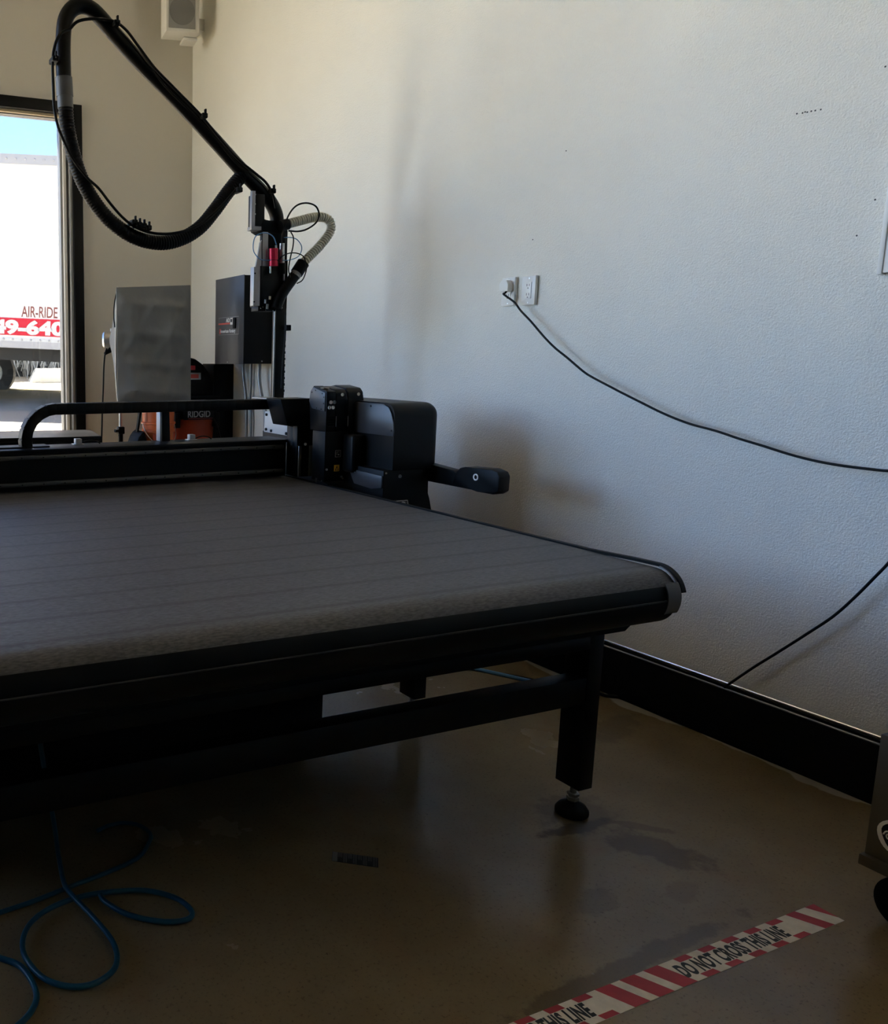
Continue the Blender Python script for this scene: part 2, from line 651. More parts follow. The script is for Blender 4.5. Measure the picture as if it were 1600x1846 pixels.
structure(link_bm('wall_far', bm, 'far_wall_paint', world_origin=True))

# a few small nail holes left in the painted wall
wall_r = bpy.data.objects['wall_right']
WLOC['wall_right'] = Vector((0, 0, 0))
hole0 = None
for q in [(2.808, 1.782, 2.003), (2.808, 1.766, 2.001), (2.808, 1.759, 2.002), (2.808, 1.753, 2.0), (2.808, 1.742, 2.0), (2.808, 1.731, 1.999), (2.808, 1.716, 1.998), (2.808, 2.633, 2.078), (2.808, 2.771, 1.759), (2.808, 1.562, 2.071), (2.808, 1.546, 1.716), (2.808, 1.581, 1.623)]:
    if hole0 is None:
        hole0 = lathe('nail_hole', [(0.0026, 0.0), (0.0026, -0.0006), (0.0008, -0.0007)], q, 'slot_dark', wall_r, 8, axis='x')
    else:
        copy_to(hole0, q, wall_r)

# window with black surround, aluminium frame and a pane darkened to dim the outdoors
w1 = structure(thing('window_1', 'tall shop window with black trim beside the white corner wall', 'window', (0.33, YF, 0.3)))
del w1['category']
prism('trim', [(1.862, 0.0), (1.936, 0.0), (1.934, 3.062), (1.86, 3.062)], 'y', YF - 0.018, YF - 0.0005, 'black_trim', w1, bev=0.003)
prism('trim', [(-1.25, 2.995), (1.862, 2.995), (1.862, 3.072), (-1.25, 3.076)], 'y', YF - 0.018, YF - 0.0005, 'black_trim', w1, bev=0.003)
prism('trim', [(-1.25, 0.0), (-1.18, 0.0), (-1.18, 2.995), (-1.25, 2.995)], 'y', YF - 0.018, YF - 0.0005, 'black_trim', w1, bev=0.003)
fr = box('window_frame', (1.783, YF + 0.05, 0.30), (1.862, YF + 0.12, 3.03), 'window_metal', w1, bev=0.004)
box('frame_bar', (-1.15, YF + 0.05, 2.965), (1.783, YF + 0.12, 3.03), 'window_metal', w1, bev=0.004)
box('frame_bar', (-1.15, YF + 0.05, 0.30), (1.783, YF + 0.12, 0.36), 'window_metal', w1, bev=0.004)
box('frame_bar', (-1.15, YF + 0.05, 0.36), (-1.09, YF + 0.12, 2.965), 'window_metal', w1, bev=0.004)
box('frame_bar', (0.26, YF + 0.05, 0.36), (0.33, YF + 0.12, 2.965), 'window_metal', w1, bev=0.004)
box('glazing_stop', (1.800, YF + 0.03, 0.32), (1.824, YF + 0.05, 2.995), 'sunlit_stop', fr, bev=0.003)
box('glazing_stop', (-1.1, YF + 0.03, 2.975), (1.800, YF + 0.05, 2.995), 'header_stop', w1, bev=0.003)
box('reveal_lining', (1.840, YF - 0.004, 0.30), (1.8615, YF + 0.05, 3.0), 'window_metal', w1, bev=0.002)
box('pane', (0.33, YF + 0.08, 0.36), (1.783, YF + 0.086, 2.965), 'dimming_glass', w1)
box('pane', (-1.09, YF + 0.08, 0.36), (0.26, YF + 0.086, 2.965), 'dimming_glass', w1)

# unseen window, placed by the wall shadows and shaped to light the room
w2 = structure(thing('unseen_window', 'wide clear unseen window along the front wall, shaped to light the room', 'window', (-3.6, YF, 1.4)))
del w2['category']
for (x0, x1, z0, z1) in ((-5.6, -1.6, 1.4, 1.45), (-5.6, -1.6, 4.95, 5.0), (-5.6, -5.54, 1.45, 4.95), (-1.66, -1.6, 1.45, 4.95), (-3.63, -3.57, 1.45, 4.95)):
    box('frame_bar', (x0, YF + 0.05, z0), (x1, YF + 0.12, z1), 'window_metal', w2, bev=0.004)
box('pane', (-5.54, YF + 0.08, 1.45), (-3.63, YF + 0.086, 4.95), 'clear_glass', w2)
box('pane', (-3.57, YF + 0.08, 1.45), (-1.66, YF + 0.086, 4.95), 'clear_glass', w2)

w3 = structure(thing('fill_window', 'unseen clear side window added to fill the wall shadows', 'window', (XL, 4.5, 1.3)))  # added out of view, softens the drive housing's shadow on the wall
del w3['category']
for (y0, y1, z0, z1) in ((4.0, 5.7, 1.3, 1.35), (4.0, 5.7, 3.95, 4.0), (4.0, 4.06, 1.35, 3.95), (5.64, 5.7, 1.35, 3.95)):
    box('frame_bar', (XL - 0.12, y0, z0), (XL - 0.05, y1, z1), 'window_metal', w3, bev=0.004)
box('pane', (XL - 0.086, 4.06, 1.35), (XL - 0.08, 5.64, 3.95), 'clear_glass', w3)

# black baseboard with a polished edge strip
bb = structure(box('baseboard_right', (XW - 0.022, YB, 0.0), (XW - 0.0003, 4.4, 0.190), 'baseboard_black', bev=0.003))
structure(prism('trim_1', [(XW - 0.0065 + 0.0062 * math.cos(2 * PI * k / 14), 0.2005 + 0.0066 * math.sin(2 * PI * k / 14)) for k in range(14)], 'y', YB, 4.4, 'polished_edge', smooth=True))
structure(prism('trim_2', [(XW - 0.0225 + 0.0028 * math.cos(2 * PI * k / 10), 0.1855 + 0.0034 * math.sin(2 * PI * k / 10)) for k in range(10)], 'y', YB, 4.4, 'dull_aluminium', smooth=True))
structure(box('baseboard_far', (1.94, YF - 0.02, 0.0), (XW - 0.024, YF - 0.0003, 0.182), 'baseboard_black', bev=0.004))

# ------------------------------------------------------------------ outside
def ground_z(y):
    return 0.09 * (y - 6.5)


bm = bmesh.new()
A = [bm.verts.new(p) for p in ((-40, 6.36, -0.02), (40, 6.36, -0.02), (40, 12.2, ground_z(12.2)), (-40, 12.2, ground_z(12.2)))]
bm.faces.new(A)
structure(link_bm('ground_forecourt', bm, 'pale_concrete', world_origin=True))


bm = bmesh.new()
bm.faces.new([bm.verts.new(p) for p in ((-40, -20, -0.02), (XL - 0.2, -20, -0.02), (XL - 0.2, 6.36, -0.02), (-40, 6.36, -0.02))])
structure(link_bm('ground_side', bm, 'pale_concrete', world_origin=True))


def strip(name, y0, y1, m, dz=0.0):
    bm = bmesh.new()
    bm.faces.new([bm.verts.new(p) for p in ((-40, y0, ground_z(y0) + dz), (40, y0, ground_z(y0) + dz), (40, y1, ground_z(y1) + dz), (-40, y1, ground_z(y1) + dz))])
    return structure(link_bm(name, bm, m, world_origin=True))


strip('road_asphalt', 12.2, 13.5, 'asphalt')
strip('ground_verge', 13.5, 14.55, 'dry_verge')
strip('road_marking', 14.55, 14.72, 'yellow_line')
strip('ground_lot', 14.72, 40, 'pale_concrete')
structure(prism('kerb_1', [(3.85, 0.78), (30, 0.76), (30, 1.05), (4.02, 1.08)], 'y', 15.6, 15.9, 'white_kerb'))

# semi-trailer parked across the road
E1 = Vector((0.9278, -0.3704, -0.043)).normalized()
EF = Vector((0.3709, 0.9287, 0.0)).normalized()
E3 = E1.cross(EF) * 1.0
if E3.z < 0:
    E3 = -E3
T0 = Vector((2.689, 12.647, 1.867))          # upper edge of the red band where it enters the view
SC = 0.9155 / 112.0                           # metres along the side per unit below


def tp(u, v, d=0.0):
    """u along the side (m), v up (m), d depth into the trailer (m)."""
    return T0 + E1 * u + E3 * v + EF * d


def tbox(name, u0, u1, v0, v1, d0, d1, m, parent):
    bm = bmesh.new()
    vs = [bm.verts.new(tp(u, v, d)) for u in (u0, u1) for v in (v0, v1) for d in (d0, d1)]
    for f in ((0, 1, 3, 2), (4, 6, 7, 5), (0, 4, 5, 1), (2, 3, 7, 6), (0, 2, 6, 4), (1, 5, 7, 3)):
        bm.faces.new([vs[i] for i in f])
    return link_bm(name, bm, m, parent)


tr = thing('semi_trailer', 'white semi trailer with red band parked outside the shop window', 'trailer', tp(0, -1.3, 1.2))
tbox('side_wall', -5, 4.2, -0.30, 2.17, 0.0, 2.45, 'trailer_white', tr)
tbox('top_rail', -5, 4.2, 2.165, 2.30, -0.02, 2.47, 'trailer_metal', tr)
br_ = tbox('bottom_rail', -5, 4.2, -0.435, -0.335, -0.02, 0.1, 'trailer_metal', tr)
tbox('scuff_band', -5, 4.2, -0.335, -0.285, -0.012, 0.05, 'white_kerb', tr)
tbox('red_band', -5, 4.2, -0.250, 0.0, -0.008, 0.0, 'trailer_red', tr)
rv = None
for k in range(9):
    for (v, nm) in ((2.235, 'rivet'), (-0.31, 'rivet')):
        p = tp(0.06 + k * 0.135, v, -0.022 if v > 0 else -0.013)
        if rv is None:
            bm = bmesh.new()
            bmesh.ops.create_uvsphere(bm, u_segments=10, v_segments=6, radius=0.017, matrix=Matrix.Translation(p))
            rv = link_bm('rivet', bm, 'trailer_metal', tr, smooth=True)
        else:
            copy_to(rv, p, tr)
for k in range(8):
    tbox('rail_seam', 0.03 + k * 0.135, 0.042 + k * 0.135, -0.43, -0.34, -0.024, -0.019, 'trailer_metal', tr)
text('lettering', '49-640', 0.262, 'white_print', tr, tp(-0.10, -0.222, -0.0105), E1, E3, bold=0.014, xs=1.42)
text('lettering', 'AIR-RIDE', 0.225, 'trailer_letter', tr, tp(0.315, 0.022, -0.003), E1, E3, xs=0.60, bold=0.002)
tbox('underframe', -5, 4.2, -0.62, -0.43, 0.35, 2.1, 'tyre', tr)
for u in (-0.5, -3.6):
    for d in (0.25, 2.0):
        bm = bmesh.new()
        c = tp(u, -0.86, d)
        bm_tube(bm, [c, c + EF * 0.25], 0.40, 28)
        wh = link_bm('wheel', bm, 'tyre', tr, smooth=True)
        bm = bmesh.new()
        bm_tube(bm, [c - EF * 0.012, c + EF * 0.01], 0.21, 22)
        link_bm('wheel_rim', bm, 'white_kerb', wh, smooth=True)

# dry brush seen under the trailer
br2 = thing('dry_brush', 'dark leafless brush and pale twigs seen under the parked trailer', 'brush', (4, 16.8, ground_z(16.8)))
bm = bmesh.new()
for k in range(34):
    x = 1.2 + k * 0.42 + random.uniform(-0.2, 0.2)
    h = random.uniform(2.4, 3.4)
    bmesh.ops.create_icosphere(bm, subdivisions=2, radius=1.0, matrix=Matrix.Translation((x, 17.3 + random.uniform(-.3, .3), 0.9 + h * 0.35)) @ Matrix.Diagonal((1.1, 0.7, h * 0.5, 1)))
for v in bm.verts:
    v.co += Vector((random.uniform(-.12, .12), random.uniform(-.12, .12), random.uniform(-.12, .12)))
o = link_bm('thicket', bm, 'brush_dark', br2)
o['kind'] = 'stuff'
bm = bmesh.new()
for k in range(300):
    x = random.uniform(2.4, 6.0)
    y = 16.4 + random.uniform(-.2, .2)
    p = Vector((x, y, ground_z(16.4) - 0.05 + random.uniform(-.05, .35)))
    q = p + Vector((random.uniform(-.35, .35), 0, random.uniform(0.5, 1.5)))
    bm_tube(bm, [p, p.lerp(q, .5) + Vector((random.uniform(-.05, .05), 0, 0)), q], 0.012, 4, caps=False)
o = link_bm('twigs', bm, 'brush_twig', br2)
o['kind'] = 'stuff'

# ------------------------------------------------------------------ conveyor cutting table
XB, YN, ZN, RN, YE = 2.05, 1.530, 0.665, 0.067, 5.10
XTL = -0.45
tbl = thing('cutting_table', 'long conveyor cutting table with dark grey fabric belt and black steel legs', 'table', (0.8, 3.3, 0))


def belt_profile(r, a0, a1, n=14):
    return [(YN + r * math.cos(a), ZN + r * math.sin(a)) for a in (a0 + (a1 - a0) * k / n for k in range(n + 1))]


def sheet(name, prof, x0, x1, thick, m, parent, **kw):
    """A bent sheet: (y,z) profile line with a thickness, extruded along x."""
    out, inn = [], []
    for i, (y, z) in enumerate(prof):
        a = Vector(prof[max(i - 1, 0)])
        b = Vector(prof[min(i + 1, len(prof) - 1)])
        t = (b - a).normalized()
        out.append((y, z))
        inn.append((y - t.y * thick * -1.0, z + t.x * thick * -1.0))
    return prism(name, out + inn[::-1], 'x', x0, x1, m, parent, smooth=True, **kw)


# belt: top run, nose, lower return
top = [(YE - 0.05, ZN + RN - 0.004), (YE - 0.08, ZN + RN)] + [(y, ZN + RN) for y in (4.2, 3.2, 2.4, 1.9, 1.62)]
nose = belt_profile(RN, PI / 2, PI * 1.5)
bm = bmesh.new()
bm_prism(bm, [(YE - 0.05, ZN + RN - 0.012), (YE - 0.05, ZN + RN - 0.003), (YE - 0.055, ZN + RN)] + [(y, ZN + RN) for y in (4.2, 3.2, 2.4, 1.9, 1.62)] + nose
         + [(YE - 0.1, ZN - RN), (YE - 0.1, ZN - RN + 0.004)] + [(y, z) for (y, z) in belt_profile(RN - 0.004, PI * 1.5, PI / 2)]
         + [(y, ZN + RN - 0.004) for y in (1.62, 1.9, 2.4, 3.2, 4.2)] + [(YE - 0.06, ZN + RN - 0.012)], 'x', XTL, XB)
belt = link_bm('belt', bm, 'belt_fabric', tbl, world_origin=True, smooth=True)
WLOC[belt.name] = Vector((0, 0, 0))
belt.location = Vector((0, 0, 0)) - WLOC[tbl.name]
# second belt layer lapped over the nose, its edge lying a little askew
bm = bmesh.new()
R2 = RN + 0.0025
for (x, a0) in ((XTL, math.radians(138)), (XB - 0.0001, math.radians(146))):
    pass
rows = []
N = 12
for (x, a0) in ((XTL, math.radians(141)), (XB + 0.0, math.radians(150))):
    a1 = math.radians(182)
    rows.append([(bm.verts.new((x, YN + R2 * math.cos(a0 + (a1 - a0) * k / N), ZN + R2 * math.sin(a0 + (a1 - a0) * k / N))),
                  bm.verts.new((x, YN + (RN + .0002) * math.cos(a0 + (a1 - a0) * k / N), ZN + (RN + .0002) * math.sin(a0 + (a1 - a0) * k / N)))) for k in range(N + 1)])
for k in range(N):
    for s in (0, 1):
        bm.faces.new((rows[0][k][s], rows[1][k][s], rows[1][k + 1][s], rows[0][k + 1][s]))
    for r in rows:
        bm.faces.new((r[k][0], r[k + 1][0], r[k + 1][1], r[k][1]))
for k in (0, N):
    bm.faces.new((rows[0][k][0], rows[1][k][0], rows[1][k][1], rows[0][k][1]))
link_bm('belt_lap', bm, 'black_rubber', tbl, smooth=True)
# front guard hugging the lower half of the nose
gp = belt_profile(RN + 0.005, math.radians(181), math.radians(268), 10)
box('guard_edge_glint', (XTL, YN - RN - 0.0065, 0.6645), (XB - 0.045, YN - RN - 0.0015, 0.6665), 'guide_rail', tbl)  # lighter strip painting in the light caught on the guard's edge
sheet('nose_guard', gp, XTL, XB - 0.012, 0.0035, 'satin_black', tbl)
# end plate, edge band and patch of tape on the right-hand end
cap = [(y, z) for (y, z) in belt_profile(RN - 0.008, PI / 2, PI * 1.5)] + [(5.0, ZN - RN + 0.008), (5.0, ZN + RN - 0.008)]
prism('end_plate', cap, 'x', XB - 0.02, XB - 0.004, 'black_metal', tbl)
prism('end_plate', cap, 'x', XTL + 0.004, XTL + 0.02, 'black_metal', tbl)
rail = [(4.98, ZN + RN - 0.004), (1.75, ZN + RN - 0.003), (1.60, ZN + RN + 0.003)] + [(YN + (RN + 0.004) * math.cos(a), ZN + (RN + 0.004) * math.sin(a)) for a in (PI / 2 + PI * 0.43 * k / 10 for k in range(11))]
sheet('edge_band', rail, XB + 0.001, XB + 0.016, 0.008, 'black_rubber', tbl)
sheet('edge_bead', [(YN + (RN + 0.004) * math.cos(a), ZN + (RN + 0.004) * math.sin(a)) for a in (PI / 2 + 0.15 + PI * 0.42 * k / 10 for k in range(11))], XB - 0.005, XB + 0.002, 0.004, 'dull_aluminium', tbl)
tp_ = [(YN + (RN + 0.0075) * math.cos(a), ZN + (RN + 0.0075) * math.sin(a)) for a in (math.radians(146 + 62 * k / 10) for k in range(11))]
sheet('tape_patch', tp_, XB - 0.047, XB + 0.0, 0.003, 'grey_tape', tbl)
# frame
bm = bmesh.new()
bm_prism(bm, [(XTL + 0.02, 0.537), (2.045, 0.537), (2.078, 0.560), (2.08, 0.584), (XTL + 0.02, 0.584)], 'y', 1.60, 1.68)
link_bm('front_beam', bm, 'black_metal', tbl)
box('cross_beam', (XTL + 0.02, 1.60, 0.500), (1.92, 1.66, 0.5365), 'black_metal', tbl, bev=0.003)
box('side_beam', (1.92, 1.68, 0.50), (1.97, 5.0, 0.584), 'black_metal', tbl, bev=0.003)
box('side_beam', (XTL + 0.05, 1.68, 0.50), (XTL + 0.10, 5.0, 0.584), 'black_metal', tbl, bev=0.003)
box('stretcher', (XTL + 0.1, 1.602, 0.345), (1.92, 1.652, 0.42), 'black_metal', tbl, bev=0.003)
box('stretcher', (XTL + 0.1, 4.85, 0.345), (1.92, 4.90, 0.42), 'black_metal', tbl, bev=0.003)
uc = box('blower_cabinet', (XTL + 0.12, 2.20, 0.060), (1.48, 4.40, 0.495), 'black_metal', tbl, bev=0.004)
for (x, y) in ((XTL + 0.2, 2.25), (1.42, 2.25), (XTL + 0.2, 4.3), (1.42, 4.3)):
    lathe('cabinet_foot', [(0.022, 0.0), (0.022, 0.0595)], (x, y, 0), 'black_rubber', uc, 14)
for (x0, y0, zt) in ((1.92, 1.60, 0.5365), (XTL + 0.05, 1.60, 0.5365), (1.915, 2.288, 0.499), (XTL + 0.05, 2.288, 0.499), (1.92, 4.84, 0.499), (XTL + 0.05, 4.84, 0.499)):
    lg = box('leg', (x0, y0, 0.090), (x0 + 0.05, y0 + 0.08, zt), 'black_metal', tbl, bev=0.0015)
    cx, cy = x0 + 0.025, y0 + 0.038
    lathe('foot_stud', [(0.0085, 0.045), (0.0085, 0.092)], (cx, cy, 0), 'dull_aluminium', lg, 14)
    lathe('lock_nut', [(0.011, 0.040), (0.0165, 0.042), (0.0165, 0.052), (0.0135, 0.053), (0.0135, 0.055), (0.0165, 0.057), (0.0165, 0.063), (0.010, 0.0645)], (cx, cy, 0), 'dull_aluminium', lg, 6)
    lathe('foot_pad', [(0.040, 0.0), (0.044, 0.004), (0.044, 0.014), (0.036, 0.026), (0.018, 0.035), (0.012, 0.042), (0.004, 0.043)], (cx, cy, 0), 'black_rubber', lg, 28)

# ------------------------------------------------------------------ gantry
gn = thing('cutting_gantry', 'black cutting gantry spanning the grey conveyor belt with cable chain and tool head', 'gantry', (0.8, 3.45, 0.74))
XG0, XG1 = -0.55, 2.035
bm = bmesh.new()
bm_prism(bm, [(3.392, 0.748), (3.55, 0.748), (3.55, 0.893), (3.392, 0.893)], 'x', XG0, XG1)
link_bm('beam', bm, 'black_metal', gn)
box('beam_top', (XG0, 3.385, 0.8935), (XG1 + 0.005, 3.565, 0.908), 'satin_black', gn, bev=0.003)
rl = box('rail', (XG0, 3.372, 0.868), (XG1 - 0.02, 3.3915, 0.884), 'guide_rail', gn, bev=0.004)
rl2 = box('rail', (XG0, 3.372, 0.758), (XG1 - 0.02, 3.3915, 0.774), 'guide_rail', gn, bev=0.004)
sc0 = None
for k in range(17):
    x = 0.52 + k * 0.09
    for (r, z) in ((rl, 0.876), (rl2, 0.766)):
        p = Vector((x, 3.3712, z))
        if sc0 is None:
            sc0 = lathe('screw', [(0.0032, -0.0006), (0.0032, 0.0012), (0.001, 0.0013)], p, 'black_metal', r, 8, axis='y')
        else:
            copy_to(sc0, p, r)
box('beam_skirt', (XG0, 3.395, 0.738), (XG1, 3.54, 0.7475), 'black_metal', gn)

# cable chain: straight upper run, then the curl down on to the beam
CY0, CY1 = 3.455, 3.515
ch = box('chain_tray', (XG0, CY0 - 0.005, 0.9085), (0.93, CY1 + 0.03, 0.914), 'black_metal', gn)
LK = 0.042
path = []
x = 1.995
while x > 0.945:
    path.append((Vector((x, 0, 1.0645)), 0.0))
    x -= LK
cx0, rr_ = x + LK * 0.5, 0.131
for k in range(8):
    a = PI / 2 + (k + 0.5) * (PI / 2) / 5.2
    if a > PI * 1.08:
        break
    path.append((Vector((cx0 + rr_ * math.cos(a), 0, 1.0645 - rr_ + rr_ * math.sin(a))), a - PI / 2))
bm = bmesh.new()
bm_box(bm, (-LK / 2 - 0.003, -0.029, -0.022), (LK / 2 + 0.003, 0.029, 0.022), 0.003, 2)
bm.transform(Matrix.Translation((path[0][0].x, (CY0 + CY1) / 2, path[0][0].z)))
lk0 = link_bm('chain_link', bm, 'black_plastic', gn, smooth=True)
bm = bmesh.new()
bm_box(bm, (-LK / 2 + 0.001, -0.030, 0.0222), (LK / 2 - 0.001, 0.030, 0.0245), 0.0008, 1)
bm.transform(Matrix.Translation((path[0][0].x, (CY0 + CY1) / 2, path[0][0].z)))
lid0 = link_bm('link_lid', bm, 'satin_black', lk0)
for (p, a) in path[1:]:
    c = Vector((p.x, (CY0 + CY1) / 2, p.z))
    k = copy_to(lk0, c, gn, (0, -a, 0))
    l = lid0.copy()
    COL.objects.link(l)
    l.parent = k
prism('chain_support', [(1.463, 0.909), (1.500, 0.909), (1.496, 1.040), (1.461, 1.040)], 'y', 3.50, 3.545, 'satin_black', gn, bev=0.002)
box('support_edge', (1.450, 3.50, 0.909), (1.4605, 3.545, 1.04), 'grey_plate', gn, bev=0.002)
# sensors clipped on the beam
for (sx, cable) in ((1.058, 1), (1.597, 1)):
    se = box('sensor', (sx, 3.50, 0.9085), (sx + 0.028, 3.53, 0.934), 'grey_plate', gn, bev=0.002)
    box('sensor_base', (sx - 0.010, 3.495, 0.9085), (sx + 0.036, 3.535, 0.912), 'steel', se, bev=0.001)
    tube('sensor_cable', [(sx + 0.03, 3.515, 0.914), (sx + 0.05, 3.515, 0.921), (sx + 0.075, 3.515, 0.924), (sx + 0.10, 3.515, 0.919), (sx + 0.115, 3.515, 0.909)], 0.0028, 'cable_black', se, sides=6)

# chain end bracket and carriage plate
br_c = prism('chain_bracket', [(1.940, 1.098), (2.105, 1.098), (2.100, 0.972), (1.978, 0.978)], 'y', 3.29, 3.42, 'black_metal', gn, bev=0.003)
box('bracket_lip', (1.965, 3.421, 1.088), (2.045, 3.60, 1.094), 'grey_plate', br_c, bev=0.001)
cp = box('carriage_plate', (2.030, 3.29, 0.745), (2.118, 3.33, 0.975), 'black_metal', gn, bev=0.002)
box('guide_strip', (2.036, 3.283, 0.748), (2.050, 3.2895, 0.886), 'dull_aluminium', cp, bev=0.001)
box('guide_strip', (2.092, 3.283, 0.748), (2.108, 3.2895, 0.886), 'dull_aluminium', cp, bev=0.001)
lathe('screw_head', [(0.0065, 0.0), (0.0065, 0.003), (0.003, 0.0035)], (2.072, 3.285, 0.893), 'white_plastic', cp, 12, axis='y')
# side plate carrying the post, facing the window
sp = prism('side_plate', [(3.60, 0.895), (3.893, 0.897), (3.885, 1.004), (3.60, 1.008)], 'x', 2.2, 2.212, 'white_plate', gn, bev=0.001)
for (y, z) in ((3.865, 0.988), (3.775, 0.985), (3.70, 0.985), (3.868, 0.912), (3.815, 0.908), (3.665, 0.906)):
    lathe('bolt_head', [(0.0075, 0.0), (0.0075, -0.006), (0.004, -0.008)], (2.2, y, z), 'black_metal', sp, 10, axis='x')
box('side_member', (2.213, 2.9, 0.60), (2.262, 3.93, 0.90), 'black_metal', gn, bev=0.003)
box('side_web', (2.036, 3.335, 0.745), (2.205, 3.39, 0.97), 'black_metal', gn, bev=0.003)

# cutting head: three tool modules side by side above a common block
hd = box('cutting_head', (2.055, 3.105, 0.745), (2.236, 3.205, 0.965), 'black_metal', gn, bev=0.004)
prism('head_module', [(3.22, 0.966), (3.232, 1.092), (3.222, 1.138), (3.20, 1.158), (3.098, 1.136), (3.098, 0.966)], 'x', 2.052, 2.098, 'black_plastic', hd, bev=0.002)
md = prism('module_cover', [(3.105, 1.052), (3.205, 1.060), (3.228, 1.090), (3.218, 1.135), (3.198, 1.152), (3.105, 1.131)], 'x', 2.0475, 2.0518, 'lit_side_grey', hd, bev=0.001)
for (y, z) in ((3.206, 1.130), (3.178, 1.139), (3.125, 1.127), (3.112, 1.112), (3.112, 1.085), (3.165, 1.063), (3.130, 1.060)):
    lathe('screw', [(0.003, 0.0), (0.003, -0.0015), (0.001, -0.002)], (2.0474, y, z), 'black_metal', md, 8, axis='x')
for (x0, x1, dz) in ((2.0995, 2.158, 0.0), (2.160, 2.240, 0.004)):
    prof = [(3.255, 0.966), (3.255, 1.148 + dz), (3.20, 1.156 + dz), (3.12, 1.146 + dz), (3.100, 1.128 + dz), (3.097, 1.10), (3.097, 0.966)]
    mo = prism('head_module', prof, 'x', x0, x1, 'satin_black', hd, bev=0.006)
    xc = x0 + (0.030 if x0 < 2.12 else 0.052)
    lathe('key_ring', [(0.0072, 0.0), (0.0072, -0.0025), (0.0035, -0.0025), (0.0030, -0.001)], (xc, 3.0965, 1.122 + dz * .3), 'white_plastic', mo, 16, axis='y')
    box('slot_strip', (x0 + 0.001, 3.0945, 0.985), (x0 + 0.003, 3.0968, 1.030), 'grey_print', mo)  # thin upright grey strip
for (x, z, m) in ((2.072, 1.0905, 'white_plastic'), (2.089, 1.0905, 'dull_aluminium'), (2.066, 1.068, 'white_plastic'), (2.083, 1.068, 'white_plastic')):
    lathe('connector', [(0.0075, 0.0), (0.0075, -0.006), (0.0055, -0.006), (0.0045, -0.003)], (x, 3.0978, z), m, hd, 14, axis='y')
box('top_sticker', (2.062, 3.14, 1.1485), (2.092, 3.17, 1.1505), 'tape_white', hd)
for k in range(5):
    box('vent_slot', (2.062, 3.0955, 0.985 + k * 0.011), (2.094, 3.0977, 0.988 + k * 0.011), 'satin_black', hd)
# warning and indicator labels on the front of the block
lb = quad('warning_label', [(2.105, 3.1044, 0.790), (2.132, 3.1044, 0.790), (2.132, 3.1044, 0.818), (2.105, 3.1044, 0.818)], 'yellow_print', hd, 0.0008)
prism('warning_triangle', [(2.1085, 0.793), (2.1285, 0.793), (2.1185, 0.815)], 'y', 3.1026, 3.1034, 'black_print', lb)
prism('warning_mark', [(2.1135, 0.796), (2.1235, 0.796), (2.1185, 0.807)], 'y', 3.1018, 3.1025, 'yellow_print', lb)
bm = bmesh.new()
for (lo, hi) in (((2.109, 0.852), (2.136, 0.8535)), ((2.109, 0.8805), (2.136, 0.882)), ((2.1085, 0.853), (2.110, 0.881)), ((2.135, 0.853), (2.1365, 0.881)),
                 ((2.116, 0.874), (2.129, 0.875)), ((2.116, 0.861), (2.117, 0.875)), ((2.123, 0.860), (2.129, 0.866))):
    bm_box(bm, (lo[0], 3.1032, lo[1]), (hi[0], 3.1042, hi[1]))
link_bm('module_sign', bm, 'grey_print', hd)
for (x, z, r) in ((2.143, 0.765, 0.006), (2.150, 0.757, 0.004), (2.2, 0.778, 0.004), (2.066, 0.800, 0.005)):
    lathe('hex_bolt', [(r, 0.0), (r, -0.005), (r * .5, -0.006)], (x, 3.1045, z), 'steel', hd, 6, axis='y')
# knife foot below the head
ft = prism('knife_foot', [(3.19, 0.7445), (3.19, 0.740), (3.13, 0.7345), (3.07, 0.7345), (3.07, 0.742), (3.105, 0.7445)], 'x', 2.052, 2.10, 'black_plastic', hd, bev=0.001)
for (y, z) in ((3.198, 0.752), (3.118, 0.750)):
    lathe('foot_screw', [(0.0035, 0.0), (0.0035, -0.003), (0.001, -0.004)], (2.0545, y, z), 'chrome', hd, 10, axis='x')
box('knife_blade', (2.0515, 3.152, 0.7355), (2.0545, 3.166, 0.757), 'chrome', hd)
# spare tool holders to the right of the block
for (x, z1) in ((2.170, 0.953), (2.255, 0.955)):
    bm = bmesh.new()
    bm_box(bm, (x - 0.031, 3.02, 0.79), (x + 0.031, 3.10, z1), 0.014, 4)
    link_bm('tool_holder', bm, 'satin_black', gn, smooth=True)
# right-hand drive housing
bm = bmesh.new()
bm_box(bm, (2.205, 2.835, 0.822), (2.448, 3.32, 1.096))
es = []
for e in bm.edges:
    a, b = e.verts
    mid = (a.co + b.co) / 2
    if mid.z > 1.09 and (mid.y < 2.84 or mid.x > 2.44):
        es.append(e)
    if mid.x > 2.44 and mid.y < 2.84:
        es.append(e)
bmesh.ops.bevel(bm, geom=es, offset=0.055, segments=7, affect='EDGES', profile=0.5)
hs = link_bm('drive_housing', bm, 'satin_black', gn, smooth=True, angle=50)
pf = [(3.31, 0.958), (3.31, 1.090), (2.905, 1.090), (2.868, 1.078), (2.850, 1.055), (2.836, 1.020), (2.830, 0.985), (2.832, 0.962)]
hp = prism('housing_panel', pf, 'x', 2.198, 2.2045, 'lit_side_grey', hs, bev=0.002)
for (y, z) in ((2.842, 0.985), (2.985, 1.078)):
    lathe('screw', [(0.004, 0.0), (0.004, -0.002), (0.002, -0.0025)], (2.1975, y, z), 'black_metal', hp, 8, axis='x')
prism('housing_band', [(2.43, 0.86), (2.4535, 0.90), (2.4535, 1.00), (2.44, 1.03), (2.43, 1.03)], 'y', 2.88, 3.32, 'lit_side_grey', hs, bev=0.003)
